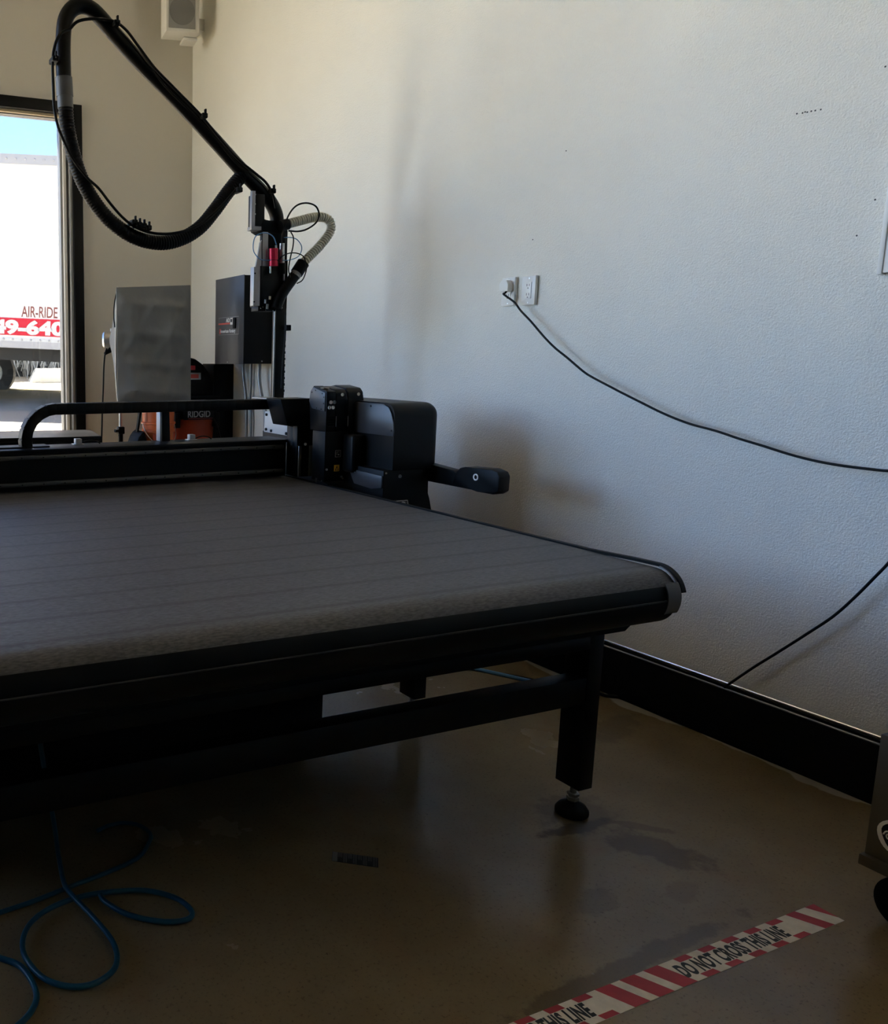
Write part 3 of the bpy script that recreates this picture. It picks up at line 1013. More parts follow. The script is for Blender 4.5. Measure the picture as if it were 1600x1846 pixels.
lo_ = prism('drive_base', [(2.165, 0.8215), (2.395, 0.8215), (2.392, 0.715), (2.405, 0.695), (2.430, 0.60), (2.165, 0.60)], 'y', 2.84, 3.30, 'black_metal', gn, bev=0.003)
prism('skirt_panel', [(2.842, 0.8), (3.07, 0.805), (3.045, 0.765), (3.03, 0.745), (2.91, 0.738), (2.842, 0.75)], 'x', 2.158, 2.1645, 'lit_side_grey', lo_, bev=0.001)
for (x, y, z, r) in ((2.176, 2.838, 0.812, 0.004), (2.245, 2.838, 0.796, 0.0075), (2.15, 3.018, 0.795, 0.003)):
    lathe('bolt_head', [(r, 0.0), (r, -0.004), (r * 0.6, -0.004), (r * 0.5, -0.001)], (x, y, z), 'dull_aluminium', lo_, 10, axis='y')
# model plate, partly hidden by the belt edge
pl = prism('number_plate', [(2.145, 0.640), (2.300, 0.640), (2.2875, 0.6965), (2.145, 0.6965)], 'y', 2.8335, 2.8385, 'black_print', gn)
bm = bmesh.new()
bm_prism(bm, [(2.148, 0.6925), (2.2855, 0.6925), (2.2852, 0.6945), (2.148, 0.6945)], 'y', 2.8325, 2.8334)
bm_prism(bm, [(2.2855, 0.6925), (2.2968, 0.6425), (2.2988, 0.6425), (2.2875, 0.6945)], 'y', 2.8325, 2.8334)
link_bm('plate_border', bm, 'white_print', pl)
text('plate_number', 'G12', 0.045, 'white_print', pl, (2.178, 2.8333, 0.657), (1, 0, 0), (0, 0, 1), bold=0.0012, xs=1.28, space=1.05)
# control arm reaching toward the operator
ar = prism('control_arm', [(2.90, 0.765), (2.90, 0.842), (2.70, 0.829), (2.67, 0.810), (2.60, 0.795), (2.60, 0.765)], 'x', 2.40, 2.445, 'black_plastic', gn, bev=0.004)
gr = prism('arm_head', [(2.70, 0.775), (2.69, 0.815), (2.662, 0.845), (2.63, 0.852), (2.50, 0.860), (2.462, 0.852), (2.450, 0.835), (2.452, 0.778), (2.478, 0.763), (2.56, 0.763)], 'x', 2.396, 2.452, 'black_plastic', ar, bev=0.006)
lathe('ring_button', [(0.0135, 0.001), (0.0135, -0.0025), (0.0085, -0.0025), (0.0085, 0.001)], (2.396, 2.570, 0.819), 'white_plastic', ar, 22, axis='x')

# ------------------------------------------------------------------ post, spindle and suction boom
YP = 3.80
sm = thing('milling_spindle', 'upright milling spindle on black post with red motor and white corrugated hose', 'spindle', (2.23, YP, 1.0))
box('post', (2.180, YP - 0.03, 1.0085), (2.242, YP - 0.005, 1.90), 'black_metal', sm, bev=0.002)
box('post_edge', (2.174, YP - 0.036, 1.0085), (2.1815, YP - 0.028, 1.60), 'dull_aluminium', sm, bev=0.001)
bm = bmesh.new()
for k in range(34):
    bm_box(bm, (2.2425, YP - 0.02, 1.09 + k * 0.016), (2.249 + 0.003 * (k % 2), YP - 0.006, 1.103 + k * 0.016), 0.001, 1)
link_bm('post_chain', bm, 'black_plastic', sm)
YS = 3.70
# upper carrier with open channel
cb = box('carrier_box', (2.0205, 3.7000, 1.8880), (2.0715, 3.7700, 2.0455), 'black_metal', sm, bev=0.002)
box('carrier_edge', (1.9970, 3.6900, 1.8795), (2.0150, 3.7100, 2.0560), 'grey_plate', cb, bev=0.001)
box('carrier_lip', (2.0010, 3.6880, 1.8785), (2.0485, 3.7400, 1.8955), 'grey_plate', cb, bev=0.001)
for q in [(2.016, 3.698, 2.041), (2.016, 3.698, 1.998), (2.017, 3.698, 1.952)]:
    lathe('screw', [(0.004, 0.0), (0.004, -0.003), (0.001, -0.004)], q, 'chrome', cb, 8, axis='y')
bd = box('spindle_body', (2.0965, 3.7050, 1.6750), (2.1800, 3.7900, 1.8930), 'black_metal', sm, bev=0.004)
prism('hub', [(2.0460, 1.8980), (2.0630, 1.9370), (2.0940, 1.9240), (2.1420, 1.9260), (2.1910, 1.9390), (2.2040, 1.9200), (2.1950, 1.8880), (2.1590, 1.8730), (2.0770, 1.8690), (2.0520, 1.8810)], 'y', 3.70, 3.80, 'black_metal', sm, bev=0.004)
box('light_plate', (2.0600, 3.6940, 1.7005), (2.0900, 3.7040, 1.8730), 'grey_plate', sm, bev=0.001)
prism('wedge_plate', [(2.0230, 1.6990), (2.0610, 1.7000), (2.0580, 1.8360), (2.0470, 1.8230)], 'y', 3.694, 3.704, 'grey_plate', sm)
mo = rod('motor', (2.11, 3.674, 1.713), (2.108, 3.674, 1.795), 0.0225, 'red_anodised', sm, 22)
rod('motor_band', (2.109, 3.674, 1.739), (2.109, 3.674, 1.741), 0.0229, 'black_metal', mo, 22)
rod('drive_shaft', (2.094, 3.674, 1.679), (2.093, 3.674, 1.711), 0.005, 'chrome', mo, 10)
rod('air_fitting', (2.123, 3.674, 1.796), (2.122, 3.674, 1.811), 0.005, 'steel', mo, 10)
cy = rod('cylinder', (2.16, 3.68, 1.731), (2.158, 3.68, 1.822), 0.0125, 'steel', sm, 18)
rod('cable_gland', (2.167, 3.68, 1.822), (2.166, 3.68, 1.868), 0.010, 'black_rubber', cy, 12)
rod('cylinder_block', (2.165, 3.68, 1.679), (2.162, 3.68, 1.73), 0.0155, 'black_plastic', cy, 14)
prism('guard_plate', [(2.1890, 1.5730), (2.2010, 1.5740), (2.1960, 1.7450), (2.1850, 1.8230)], 'y', 3.70, 3.76, 'black_metal', sm)
lk = box('lower_strip', (2.0110, 3.6850, 1.5265), (2.0450, 3.7200, 1.7080), 'grey_plate', sm, bev=0.001)
for q in [(2.015, 3.684, 1.677), (2.013, 3.684, 1.544)]:
    lathe('screw', [(0.004, 0.0), (0.004, -0.004), (0.002, -0.005)], q, 'black_metal', lk, 8, axis='y')
box('lower_block', (2.0485, 3.6880, 1.5230), (2.1495, 3.7900, 1.7140), 'black_metal', sm, bev=0.003)
box('side_block', (2.1010, 3.7000, 1.5670), (2.1875, 3.7900, 1.6795), 'black_metal', sm, bev=0.003)
box('clamp_plate', (2.0400, 3.6900, 1.5020), (2.1375, 3.7600, 1.5250), 'black_metal', sm, bev=0.002)
for (p, q, r, m) in (((2.097, 3.68, 1.557), (2.098, 3.68, 1.572), 0.006, 'white_plastic'), ((2.072, 3.68, 1.538), (2.073, 3.68, 1.556), 0.005, 'steel'), ((2.084, 3.68, 1.512), (2.085, 3.68, 1.535), 0.007, 'dull_aluminium'), ((2.178, 3.69, 1.649), (2.178, 3.69, 1.68), 0.0045, 'aluminium')):
    rod('collet', p, q, r, m, sm, 12)
for q in [(2.051, 3.689, 1.514), (2.063, 3.689, 1.521), (2.079, 3.689, 1.507), (2.119, 3.689, 1.505)]:
    lathe('screw', [(0.0028, 0.0), (0.0028, -0.003), (0.001, -0.004)], q, 'chrome', sm, 8, axis='y')
for (p, q) in (((2.134, 3.69, 1.525), (2.162, 3.69, 1.526)), ((2.135, 3.69, 1.518), (2.175, 3.69, 1.519)), ((2.135, 3.69, 1.512), (2.163, 3.69, 1.512))):
    rod('stop_pin', p, q, 0.0022, 'steel', sm, 8)
# slim cable down the left of the plates
tube('pull_wire', [(2.047, 3.675, 1.897), (2.046, 3.675, 1.813), (2.048, 3.675, 1.736), (2.048, 3.675, 1.646)], 0.0022, 'cable_black', sm, sides=6)
# suction elbow, coupling and corrugated hose
tube('suction_elbow', [(2.126, 3.665, 1.514), (2.141, 3.665, 1.557), (2.167, 3.665, 1.599), (2.203, 3.665, 1.645), (2.23, 3.665, 1.68)], 0.026, 'hose_black', sm, sides=16)
rod('elbow_ring', (2.224, 3.665, 1.669), (2.236, 3.665, 1.687), 0.0275, 'dull_aluminium', sm, 18)
rod('hose_cuff', (2.234, 3.665, 1.684), (2.27, 3.665, 1.734), 0.031, 'black_rubber', sm, 18)
hp_ = spline([(2.269, 3.665, 1.731), (2.284, 3.665, 1.747), (2.314, 3.665, 1.775), (2.345, 3.665, 1.802), (2.379, 3.665, 1.837), (2.409, 3.665, 1.874), (2.424, 3.665, 1.908), (2.411, 3.665, 1.939), (2.378, 3.665, 1.953), (2.337, 3.665, 1.952), (2.293, 3.665, 1.944), (2.244, 3.665, 1.93), (2.198, 3.665, 1.917), (2.171, 3.665, 1.908)], 26)
bm = bmesh.new()
bm_tube(bm, hp_, 0.0195, 14)
hose_c = link_bm('corrugated_hose', bm, 'hose_groove_shade', sm, smooth=True, angle=80)
bm = bmesh.new()
arc, nxt = 0.0, 0.0
for i in range(1, len(hp_) - 1):
    arc += (hp_[i] - hp_[i - 1]).length
    if arc >= nxt:
        t = (hp_[i + 1] - hp_[i - 1]).normalized()
        bm_tube(bm, [hp_[i] - t * 0.0034, hp_[i] - t * 0.0016, hp_[i] + t * 0.0016, hp_[i] + t * 0.0034], lambda q: 0.0198 if q < 0.001 or q > 0.006 else 0.0232, 14)
        nxt += 0.0128
link_bm('hose_ribs', bm, 'hose_white', hose_c, smooth=True, angle=80)
rod('hose_spigot', (2.138, 3.665, 1.9), (2.18, 3.665, 1.911), 0.026, 'black_rubber', sm, 16)
tube('loop_cable', [(2.134, 3.64, 1.823), (2.142, 3.64, 1.877), (2.167, 3.64, 1.947), (2.208, 3.64, 1.993), (2.263, 3.64, 2.009), (2.316, 3.64, 1.997), (2.336, 3.64, 1.957), (2.318, 3.64, 1.92), (2.27, 3.64, 1.889), (2.221, 3.64, 1.876), (2.169, 3.64, 1.876)], 0.0042, 'cable_black', sm, sides=8)
tube('loop_cable', [(2.175, 3.63, 1.87), (2.19, 3.63, 1.845), (2.189, 3.63, 1.804), (2.176, 3.63, 1.75), (2.168, 3.63, 1.698), (2.178, 3.63, 1.659)], 0.0032, 'cable_black', sm, sides=8)
tube('loop_cable', [(2.101, 3.62, 1.733), (2.13, 3.62, 1.757), (2.169, 3.62, 1.771), (2.209, 3.62, 1.771), (2.243, 3.62, 1.757), (2.26, 3.62, 1.718), (2.258, 3.62, 1.687), (2.24, 3.62, 1.648), (2.21, 3.62, 1.631)], 0.0028, 'cable_black', sm, sides=8)
tube('air_line', [(2.098, 3.63, 1.808), (2.083, 3.63, 1.84), (2.055, 3.63, 1.856), (2.02, 3.63, 1.857), (1.985, 3.63, 1.838), (1.974, 3.63, 1.799), (1.98, 3.63, 1.767), (2.008, 3.63, 1.74), (2.037, 3.63, 1.734), (2.07, 3.63, 1.735)], 0.0023, 'blue_tube', sm, sides=6)
tube('air_line', [(2.157, 3.66, 1.847), (2.191, 3.66, 1.849), (2.228, 3.66, 1.841), (2.254, 3.66, 1.813), (2.252, 3.66, 1.782), (2.231, 3.66, 1.758), (2.185, 3.66, 1.743), (2.151, 3.66, 1.741)], 0.0023, 'blue_tube', sm, sides=6)
tube('post_cable', [(2.223, 3.74, 1.75), (2.224, 3.74, 1.617), (2.222, 3.74, 1.509), (2.223, 3.74, 1.401), (2.217, 3.74, 1.292), (2.211, 3.74, 1.204), (2.209, 3.74, 1.127)], 0.0045, 'cable_black', sm, sides=8)
box('cable_clip', (2.222, 3.728, 1.412), (2.25, 3.765, 1.44), 'black_plastic', sm, bev=0.003)

bo = thing('suction_boom', 'black bent suction boom arching above the gantry with looping flexible hose', 'boom', (2.18, YP, 1.95))
tube('boom_tube', [(2.2, 3.8, 1.936), (2.19, 3.8, 1.98), (2.161, 3.8, 2.028), (2.11, 3.8, 2.077), (2.011, 3.8, 2.157), (1.832, 3.8, 2.309), (1.66, 3.8, 2.451), (1.482, 3.8, 2.589), (1.35, 3.8, 2.7), (1.294, 3.8, 2.752), (1.248, 3.8, 2.784), (1.2, 3.8, 2.793), (1.157, 3.8, 2.771), (1.129, 3.8, 2.727), (1.119, 3.8, 2.665), (1.116, 3.8, 2.579), (1.117, 3.8, 2.477)], 0.0335, 'tube_black', bo, n=10, sides=18)
c1 = rod('hose_coupling', (1.117, 3.8, 2.489), (1.121, 3.8, 2.411), 0.0375, 'grey_coupling', bo, 22)
rod('coupling_sleeve', (1.121, 3.8, 2.416), (1.123, 3.8, 2.363), 0.035, 'grey_coupling', c1, 22)
hp_ = spline([(1.123, 3.8, 2.375), (1.129, 3.8, 2.294), (1.151, 3.8, 2.191), (1.188, 3.8, 2.081), (1.252, 3.8, 1.975), (1.339, 3.8, 1.888), (1.453, 3.8, 1.828), (1.578, 3.8, 1.811), (1.686, 3.8, 1.837), (1.778, 3.8, 1.892), (1.853, 3.8, 1.973), (1.917, 3.8, 2.054), (1.973, 3.8, 2.119), (2.011, 3.8, 2.152)], 30)
bm = bmesh.new()
bm_tube(bm, hp_, lambda s: 0.0325 + 0.0018 * math.cos(2 * PI * s / 0.013), 16)
link_bm('flexible_hose', bm, 'hose_black', bo, smooth=True, angle=80)
tube('boom_cable', [(1.135, 3.755, 2.675), (1.165, 3.755, 2.706), (1.208, 3.755, 2.723), (1.271, 3.755, 2.733), (1.34, 3.755, 2.731), (1.394, 3.755, 2.702), (1.451, 3.755, 2.643), (1.531, 3.755, 2.56), (1.618, 3.755, 2.492), (1.752, 3.755, 2.389), (1.868, 3.755, 2.28), (1.957, 3.755, 2.205), (2.053, 3.755, 2.147), (2.108, 3.755, 2.11), (2.146, 3.755, 2.056), (2.163, 3.755, 1.998)], 0.0065, 'cable_black', bo, sides=8)
tube('boom_cable', [(1.136, 3.76, 2.677), (1.091, 3.76, 2.649), (1.066, 3.76, 2.594), (1.057, 3.76, 2.526), (1.058, 3.76, 2.426), (1.061, 3.76, 2.347), (1.075, 3.76, 2.277), (1.099, 3.76, 2.22), (1.138, 3.76, 2.147), (1.201, 3.76, 2.074), (1.26, 3.76, 2.027), (1.317, 3.76, 1.963), (1.375, 3.76, 1.907), (1.437, 3.76, 1.869), (1.52, 3.76, 1.848), (1.617, 3.76, 1.851), (1.716, 3.76, 1.878), (1.802, 3.76, 1.929), (1.88, 3.76, 1.999), (1.947, 3.76, 2.069)], 0.0065, 'cable_black', bo, sides=8)
tube('boom_cable', [(1.34, 3.77, 2.723), (1.404, 3.77, 2.67), (1.489, 3.77, 2.588), (1.591, 3.77, 2.491), (1.717, 3.77, 2.396), (1.832, 3.77, 2.302), (1.95, 3.77, 2.195), (2.04, 3.77, 2.139), (2.111, 3.77, 2.087), (2.143, 3.77, 2.038)], 0.0055, 'cable_black', bo, sides=8)
for (px) in ([(1.345, 3.77, 2.724), (1.771, 3.77, 2.382), (2.139, 3.77, 2.074), (1.065, 3.77, 2.544), (1.425, 3.77, 1.889), (1.447, 3.77, 1.88), (1.469, 3.77, 1.876), (1.493, 3.77, 1.868), (1.958, 3.77, 2.067)]):
    a = Vector(px)
    bm = bmesh.new()
    bm_box(bm, (a.x - 0.014, 3.735, a.z - 0.011), (a.x + 0.014, 3.80, a.z + 0.011), 0.003, 1)
    bm_box(bm, (a.x - 0.004, 3.728, a.z - 0.002), (a.x + 0.004, 3.742, a.z + 0.026), 0.001, 1)
    link_bm('cable_tie', bm, 'black_plastic', bo)

# ------------------------------------------------------------------ right wall equipment
pc = thing('phase_converter', 'black phase converter cabinet with logo plate on the white wall', 'electrical box', (XW, 5.08, 1.24))
bx = box('cabinet', (2.602, 4.885, 1.240), (XW - 0.0003, 5.290, 1.795), 'black_metal', pc, bev=0.002)
fcv = box('front_cover', (2.5975, 4.884, 1.238), (2.6015, 5.291, 1.797), 'lit_side_grey', bx, bev=0.001)  # greyer than the cabinet sides, window light put into its colour
XP = 2.5970
bm = bmesh.new()
for (y0, y1, z0, z1) in ((4.945, 5.235, 1.5405, 1.5425), (4.945, 5.235, 1.4285, 1.4305), (4.945, 4.947, 1.43, 1.541), (5.233, 5.235, 1.43, 1.541)):
    bm_box(bm, (XP - 0.001, y0, z0), (XP, y1, z1))
link_bm('logo_border', bm, 'grey_print', fcv)
box('logo_stripe', (XP - 0.001, 5.06, 1.496), (XP, 5.240, 1.506), 'red_print', fcv)
text('logo_text', 'AD', 0.036, 'white_print', fcv, (XP, 5.128, 1.510), (0, -1, 0), (0, 0, 1), bold=0.0012, xs=1.0)
text('logo_text', 'American Rotary', 0.030, 'white_print', fcv, (XP, 5.212, 1.443), (0, -1, 0), (0, 0, 1), bold=0.0009, xs=1.04)
box('logo_accent', (XP - 0.0005, 5.205, 1.436), (XP + 0.0002, 5.225, 1.470), 'red_print', fcv)
sw = box('switch', (XP - 0.009, 4.985, 1.466), (XP, 5.020, 1.535), 'black_plastic', fcv, bev=0.003)
box('switch_frame', (XP - 0.006, 5.021, 1.492), (XP, 5.060, 1.536), 'white_print', fcv, bev=0.001)
box('switch_recess', (XP - 0.0066, 5.029, 1.508), (XP - 0.0061, 5.053, 1.528), 'plate_black', fcv)
for (x, y, z) in ((2.5970, 5.10, 1.25), ):
    lathe('screw', [(0.004, 0.0), (0.004, -0.002), (0.001, -0.003)], (x, y, z), 'steel', fcv, 10, axis='x')
lathe('screw', [(0.005, 0.0), (0.005, -0.002), (0.001, -0.003)], (2.735, 4.8848, 1.256), 'steel', bx, 10, axis='y')

for (pts, r, lab) in (
        ([(2.775, 5.215, 1.2395), (2.775, 5.205, 1.15), (2.775, 5.17, 1.02), (2.775, 5.155, 0.88), (2.775, 5.152, 0.60), (2.775, 5.152, 0.20)], 0.0105, 'grey conduit bending down from the cabinet, farthest along the wall'),
        ([(2.785, 5.120, 1.2395), (2.785, 5.120, 1.1), (2.785, 5.128, 0.95), (2.785, 5.11, 0.85), (2.785, 5.11, 0.20)], 0.010, 'straight grey conduit, middle one of three under the cabinet'),
        ([(2.745, 4.935, 1.2395), (2.745, 4.93, 1.13), (2.745, 4.90, 1.04), (2.745, 4.86, 0.96), (2.745, 4.84, 0.85), (2.745, 4.83, 0.20)], 0.0125, 'curved grey conduit under the cabinet beside the black post')):
    tag(tube('conduit', pts, r, 'conduit_grey', None, sides=12), lab, 'conduit', 'conduits under the phase converter')

wc = thing('wall_cabinet', 'narrow black cabinet standing against the wall beneath the phase converter', 'cabinet', (2.70, 5.50, 0))
box('body', (2.66, 5.415, 0.05), (XW - 0.0003, 5.62, 1.236), 'black_metal', wc, bev=0.003)
box('door', (2.652, 5.42, 0.06), (2.6595, 5.615, 1.23), 'satin_black', wc, bev=0.002)
box('plinth', (2.68, 5.42, 0.0), (XW - 0.001, 5.615, 0.0495), 'black_rubber', wc)


def outlet(y, z, label, full):
    t = thing('wall_outlet', label, 'outlet', (XW, y, z), 'outlet plates on the white wall')
    pl = box('cover_plate', (XW - 0.016, y - 0.036, z - 0.0585), (XW - 0.0003, y + 0.036, z + 0.0585), 'white_plastic', t, bev=0.002)
    X = XW - 0.0162
    for dz in (0.050, -0.050):
        lathe('screw', [(0.0035, 0.0), (0.0035, -0.001), (0.001, -0.0015)], (X, y, z + dz), 'steel', pl, 10, axis='x')
    box('receptacle', (X - 0.0022, y - 0.0168, z - 0.034), (X, y + 0.0168, z + 0.034), 'white_plastic', pl, bev=0.001)
    for dz in (0.0185, -0.0185):
        for dy in (0.0062, -0.0066):
            box('slot', (X - 0.0026, y + dy - 0.0012, z + dz - 0.001), (X - 0.0021, y + dy + 0.0012, z + dz + 0.0085), 'slot_dark', pl)
        lathe('ground_hole', [(0.0026, 0.0), (0.0026, -0.0004)], (X - 0.0021, y, z + dz - 0.0085), 'slot_dark', pl, 10, axis='x')
    return t


outlet(2.7615, 1.553, 'white outlet plate with two empty sockets, to the right of the plugged-in one', True)
outlet(2.872, 1.556, 'white outlet plate with an adapter plugged into its upper socket', False)
cd = thing('power_cord', 'black power cord sagging along the wall from white plug in the outlet', 'cord', (2.77, 2.85, 1.55))
pg = prism('plug', [(2.846, 1.556), (2.846, 1.585), (2.858, 1.603), (2.885, 1.603), (2.897, 1.588), (2.893, 1.556)], 'x', 2.764, 2.789, 'white_plastic', cd, bev=0.003)
tube('cord', [(2.770, 2.858, 1.556), (2.762, 2.858, 1.548), (2.752, 2.853, 1.542)] + [(2.758, 2.798, 1.507), (2.758, 2.761, 1.471), (2.758, 2.702, 1.424), (2.758, 2.631, 1.362), (2.758, 2.572, 1.317), (2.758, 2.509, 1.278), (2.758, 2.432, 1.228), (2.758, 2.391, 1.207), (2.758, 2.33, 1.182), (2.758, 2.256, 1.152), (2.758, 2.186, 1.125), (2.758, 2.086, 1.087), (2.758, 1.992, 1.059), (2.758, 1.895, 1.041), (2.758, 1.821, 1.023), (2.758, 1.741, 1.006), (2.758, 1.666, 0.989), (2.758, 1.595, 0.977), (2.758, 1.528, 0.971), (2.758, 1.457, 0.969), (2.758, 1.397, 0.97), (2.758, 1.329, 0.983), (2.758, 1.26, 1.003)], 0.0042, 'cable_black', cd, n=5, sides=8)
c2 = tag(tube('power_cord', [(2.772, 1.788, 0.195), (2.772, 1.748, 0.243), (2.772, 1.697, 0.302), (2.772, 1.64, 0.364), (2.772, 1.568, 0.444), (2.772, 1.5, 0.522), (2.772, 1.451, 0.594), (2.772, 1.41, 0.662), (2.772, 1.376, 0.721), (2.772, 1.329, 0.816), (2.772, 1.281, 0.923), (2.772, 1.243, 1.004)], 0.0042, 'cable_black', None, n=6, sides=8), 'black cord rising from the baseboard toward the dark metal cart', 'cord')

bd_ = thing('wall_board', 'white board corner on the wall at the picture edge', 'board', (XW, 1.2, 1.51))
box('panel', (XW - 0.012, 0.75, 1.512), (XW - 0.0003, 1.500, 2.15), 'white_plastic', bd_, bev=0.001)
box('edge_strip', (XW - 0.016, 1.4995, 1.508), (XW - 0.0003, 1.512, 2.154), 'white_plastic', bd_, bev=0.002)

# wall speaker in the corner
sk = thing('wall_speaker', 'white box loudspeaker with grey grille high in the room corner', 'speaker', (2.62, 5.85, 3.53))
ang = math.radians(-10)
def rz(p, c=(2.585, 5.86)):
    x, y = p[0] - c[0], p[1] - c[1]
    return (c[0] + x * math.cos(ang) - y * math.sin(ang), c[1] + x * math.sin(ang) + y * math.cos(ang))


def rbox(name, lo, hi, m, parent, bev=0.004):
    bm = bmesh.new()
    bm_box(bm, lo, hi, bev, 2)
    for v in bm.verts:
        q = rz((v.co.x, v.co.y))
        v.co.x, v.co.y = q
    return link_bm(name, bm, m, parent, smooth=True)


bx = rbox('cabinet', (2.455, 5.76, 3.51), (2.690, 5.93, 3.92), 'speaker_white', sk)
gr_ = rbox('grille', (2.470, 5.754, 3.530), (2.660, 5.7595, 3.905), 'speaker_grille', sk, 0.002)
bm = bmesh.new()
c = Vector((2.565, 5.7535, 3.640))
bm_tube(bm, [c, c - Vector((0, 0.001, 0))], 0.090, 36)
for v in bm.verts:
    v.co.x, v.co.y = rz((v.co.x, v.co.y))
link_bm('speaker_cone', bm, 'speaker_cone', gr_, smooth=True)
rbox('mount', (2.60, 5.85, 3.490), (2.70, 5.97, 3.5095), 'speaker_white', sk)
box('wall_arm', (2.66, 5.93, 3.60), (2.80, 6.145, 3.68), 'speaker_white', sk, bev=0.004)

# ------------------------------------------------------------------ back corner: softbox, vacuum, bucket, bench, desk
sb = thing('softbox_lamp', 'grey fabric softbox studio lamp on a thin stand in the room corner', 'lamp', (2.0, 5.62, 0))
YS2 = 5.22
fx0, fx1, fz0, fz1 = 1.865, 2.384, 0.975, 1.722
bm = bmesh.new()
NX, NZ = 40, 56
grid = [[None] * (NZ + 1) for _ in range(NX + 1)]
for i in range(NX + 1):
    for j in range(NZ + 1):
        u, v = i / NX, j / NZ
        x = fx0 + (fx1 - fx0) * u + 0.008 * (1 - v)
        z = fz0 + (fz1 - fz0) * v + 0.030 * u * v
        crease = 0.010 * math.sin(9 * v + 3 * u) + 0.008 * math.sin(14 * u * v + 2) + 0.014 * abs(math.sin(PI * 4 * v + 0.8 * u)) ** 10 + 0.012 * abs(math.sin(PI * 2 * u + 0.3)) ** 12 + 0.010 * abs(math.sin(7 * (u - v) + 1)) ** 14
        edge = min(u, 1 - u, v, 1 - v)
        y = YS2 - crease * min(1, edge * 8) + 0.03 * (1 - min(1, 6 * min(u, 1 - u, v, 1 - v))) * 0.4
        grid[i][j] = bm.verts.new((x, y, z))
for i in range(NX):
    for j in range(NZ):
        bm.faces.new((grid[i][j], grid[i + 1][j], grid[i + 1][j + 1], grid[i][j + 1]))
bx_, by_, bz_ = 1.995, 5.56, 1.395
back = {}
rim = [(i, 0) for i in range(NX)] + [(NX, j) for j in range(NZ)] + [(NX - i, NZ) for i in range(NX)] + [(0, NZ - j) for j in range(NZ)]
bv = []
for (i, j) in rim:
    a = math.atan2(j / NZ - .5, i / NX - .5)
    bv.append(bm.verts.new((bx_ + 0.07 * math.cos(a), by_, bz_ + 0.07 * math.sin(a))))
n = len(rim)
for k in range(n):
    i, j = rim[k]
    i2, j2 = rim[(k + 1) % n]
    bm.faces.new((grid[i][j], bv[k], bv[(k + 1) % n], grid[i2][j2]))
bm.faces.new(bv)
link_bm('softbox', bm, 'softbox_fabric', sb, smooth=True, angle=30)
sheetp = [(1.878, 5.25, 1.728), (1.868, 5.25, 1.578), (1.861, 5.25, 1.367), (1.861, 5.25, 1.154), (1.872, 5.25, 1.003), (1.879, 5.25, 0.996), (1.879, 5.25, 1.296), (1.884, 5.25, 1.728)]
prism('side_flap', [(p[0], p[2]) for p in sheetp], 'y', 5.245, 5.255, 'white_fabric', sb)
tube('rib_rod', [(1.88, 5.26, 1.711), (1.862, 5.26, 1.631), (1.856, 5.26, 1.543), (1.863, 5.26, 1.473)], 0.004, 'cable_black', sb, sides=8)
lh = rod('lamp_head', (1.915, 5.61, 1.40), (2.02, 5.56, 1.395), 0.060, 'aluminium', sb, 24)
rod('lamp_cap', (1.903, 5.616, 1.40), (1.915, 5.61, 1.40), 0.048, 'aluminium', lh, 24, r2=0.060)
rod('lamp_knob', (1.955, 5.59, 1.457), (1.955, 5.59, 1.478), 0.008, 'white_plastic', lh, 10)
rod('cable_boot', (1.95, 5.57, 1.338), (1.895, 5.56, 1.305), 0.020, 'cable_black', sb, 12, r2=0.010)
tube('lamp_cable', [(1.91, 5.56, 1.342), (1.896, 5.56, 1.297), (1.887, 5.56, 1.204), (1.882, 5.56, 1.072), (1.874, 5.56, 0.92), (1.869, 5.56, 0.787), (1.866, 5.56, 0.691), (1.865, 5.56, 0.575), (1.876, 5.56, 0.419)], 0.0055, 'cable_black', sb, sides=8)
rod('stand_pole', (1.985, 5.50, 0.72), (1.985, 5.50, 1.33), 0.011, 'steel', sb, 14)
rod('stand_column', (1.985, 5.50, 0.30), (1.985, 5.50, 0.80), 0.017, 'black_metal', sb, 14)
box('stand_clamp', (1.962, 5.475, 0.76), (2.008, 5.525, 0.81), 'black_plastic', sb, bev=0.006)
rod('clamp_knob', (1.96, 5.48, 0.785), (1.935, 5.475, 0.785), 0.012, 'black_plastic', sb, 12)
for k in range(3):
    a = math.radians(100 + 120 * k)
    rod('stand_leg', (1.985, 5.50, 0.42), (1.985 + 0.16 * math.cos(a), 5.50 + 0.16 * math.sin(a), 0.010), 0.009, 'black_metal', sb, 10)

bn = thing('storage_bench', 'low black steel bench along the corner wall holding the vacuum', 'bench', (2.47, 5.5, 0))
box('bench_top', (2.085, 5.19, 0.455), (2.635, 5.93, 0.495), 'black_metal', bn, bev=0.003)
for (x, y) in ((2.10, 5.21), (2.59, 5.21), (2.10, 5.88), (2.59, 5.88)):
    box('leg', (x, y, 0.0), (x + 0.03, y + 0.03, 0.4545), 'black_metal', bn, bev=0.002)

# wet and dry vacuum
vc = thing('shop_vacuum', 'black and dark orange wet dry vacuum with lettered black lid', 'vacuum', (2.49, 5.48, 0.4955))
VC = (2.495, 5.51)
lathe('drum', [(0.155, 0.4956), (0.165, 0.52), (0.183, 0.80), (0.186, 0.835), (0.19, 0.842), (0.19, 0.858), (0.17, 0.862)], (*VC, 0), 'dark_orange_plastic', vc, 40)
lathe('lid', [(0.195, 0.8625), (0.205, 0.868), (0.205, 0.955), (0.195, 0.972), (0.13, 0.984), (0.05, 0.990)], (*VC, 0), 'black_plastic', vc, 40)
for s in (-1, 1):
    box('latch', (VC[0] + s * 0.15 - 0.02, VC[1] - 0.17, 0.80), (VC[0] + s * 0.15 + 0.02, VC[1] - 0.11, 0.90), 'black_plastic', vc, bev=0.004)
pln = box('name_panel', (2.37, 5.292, 0.858), (2.60, 5.303, 0.965), 'black_plastic', vc, bev=0.003)
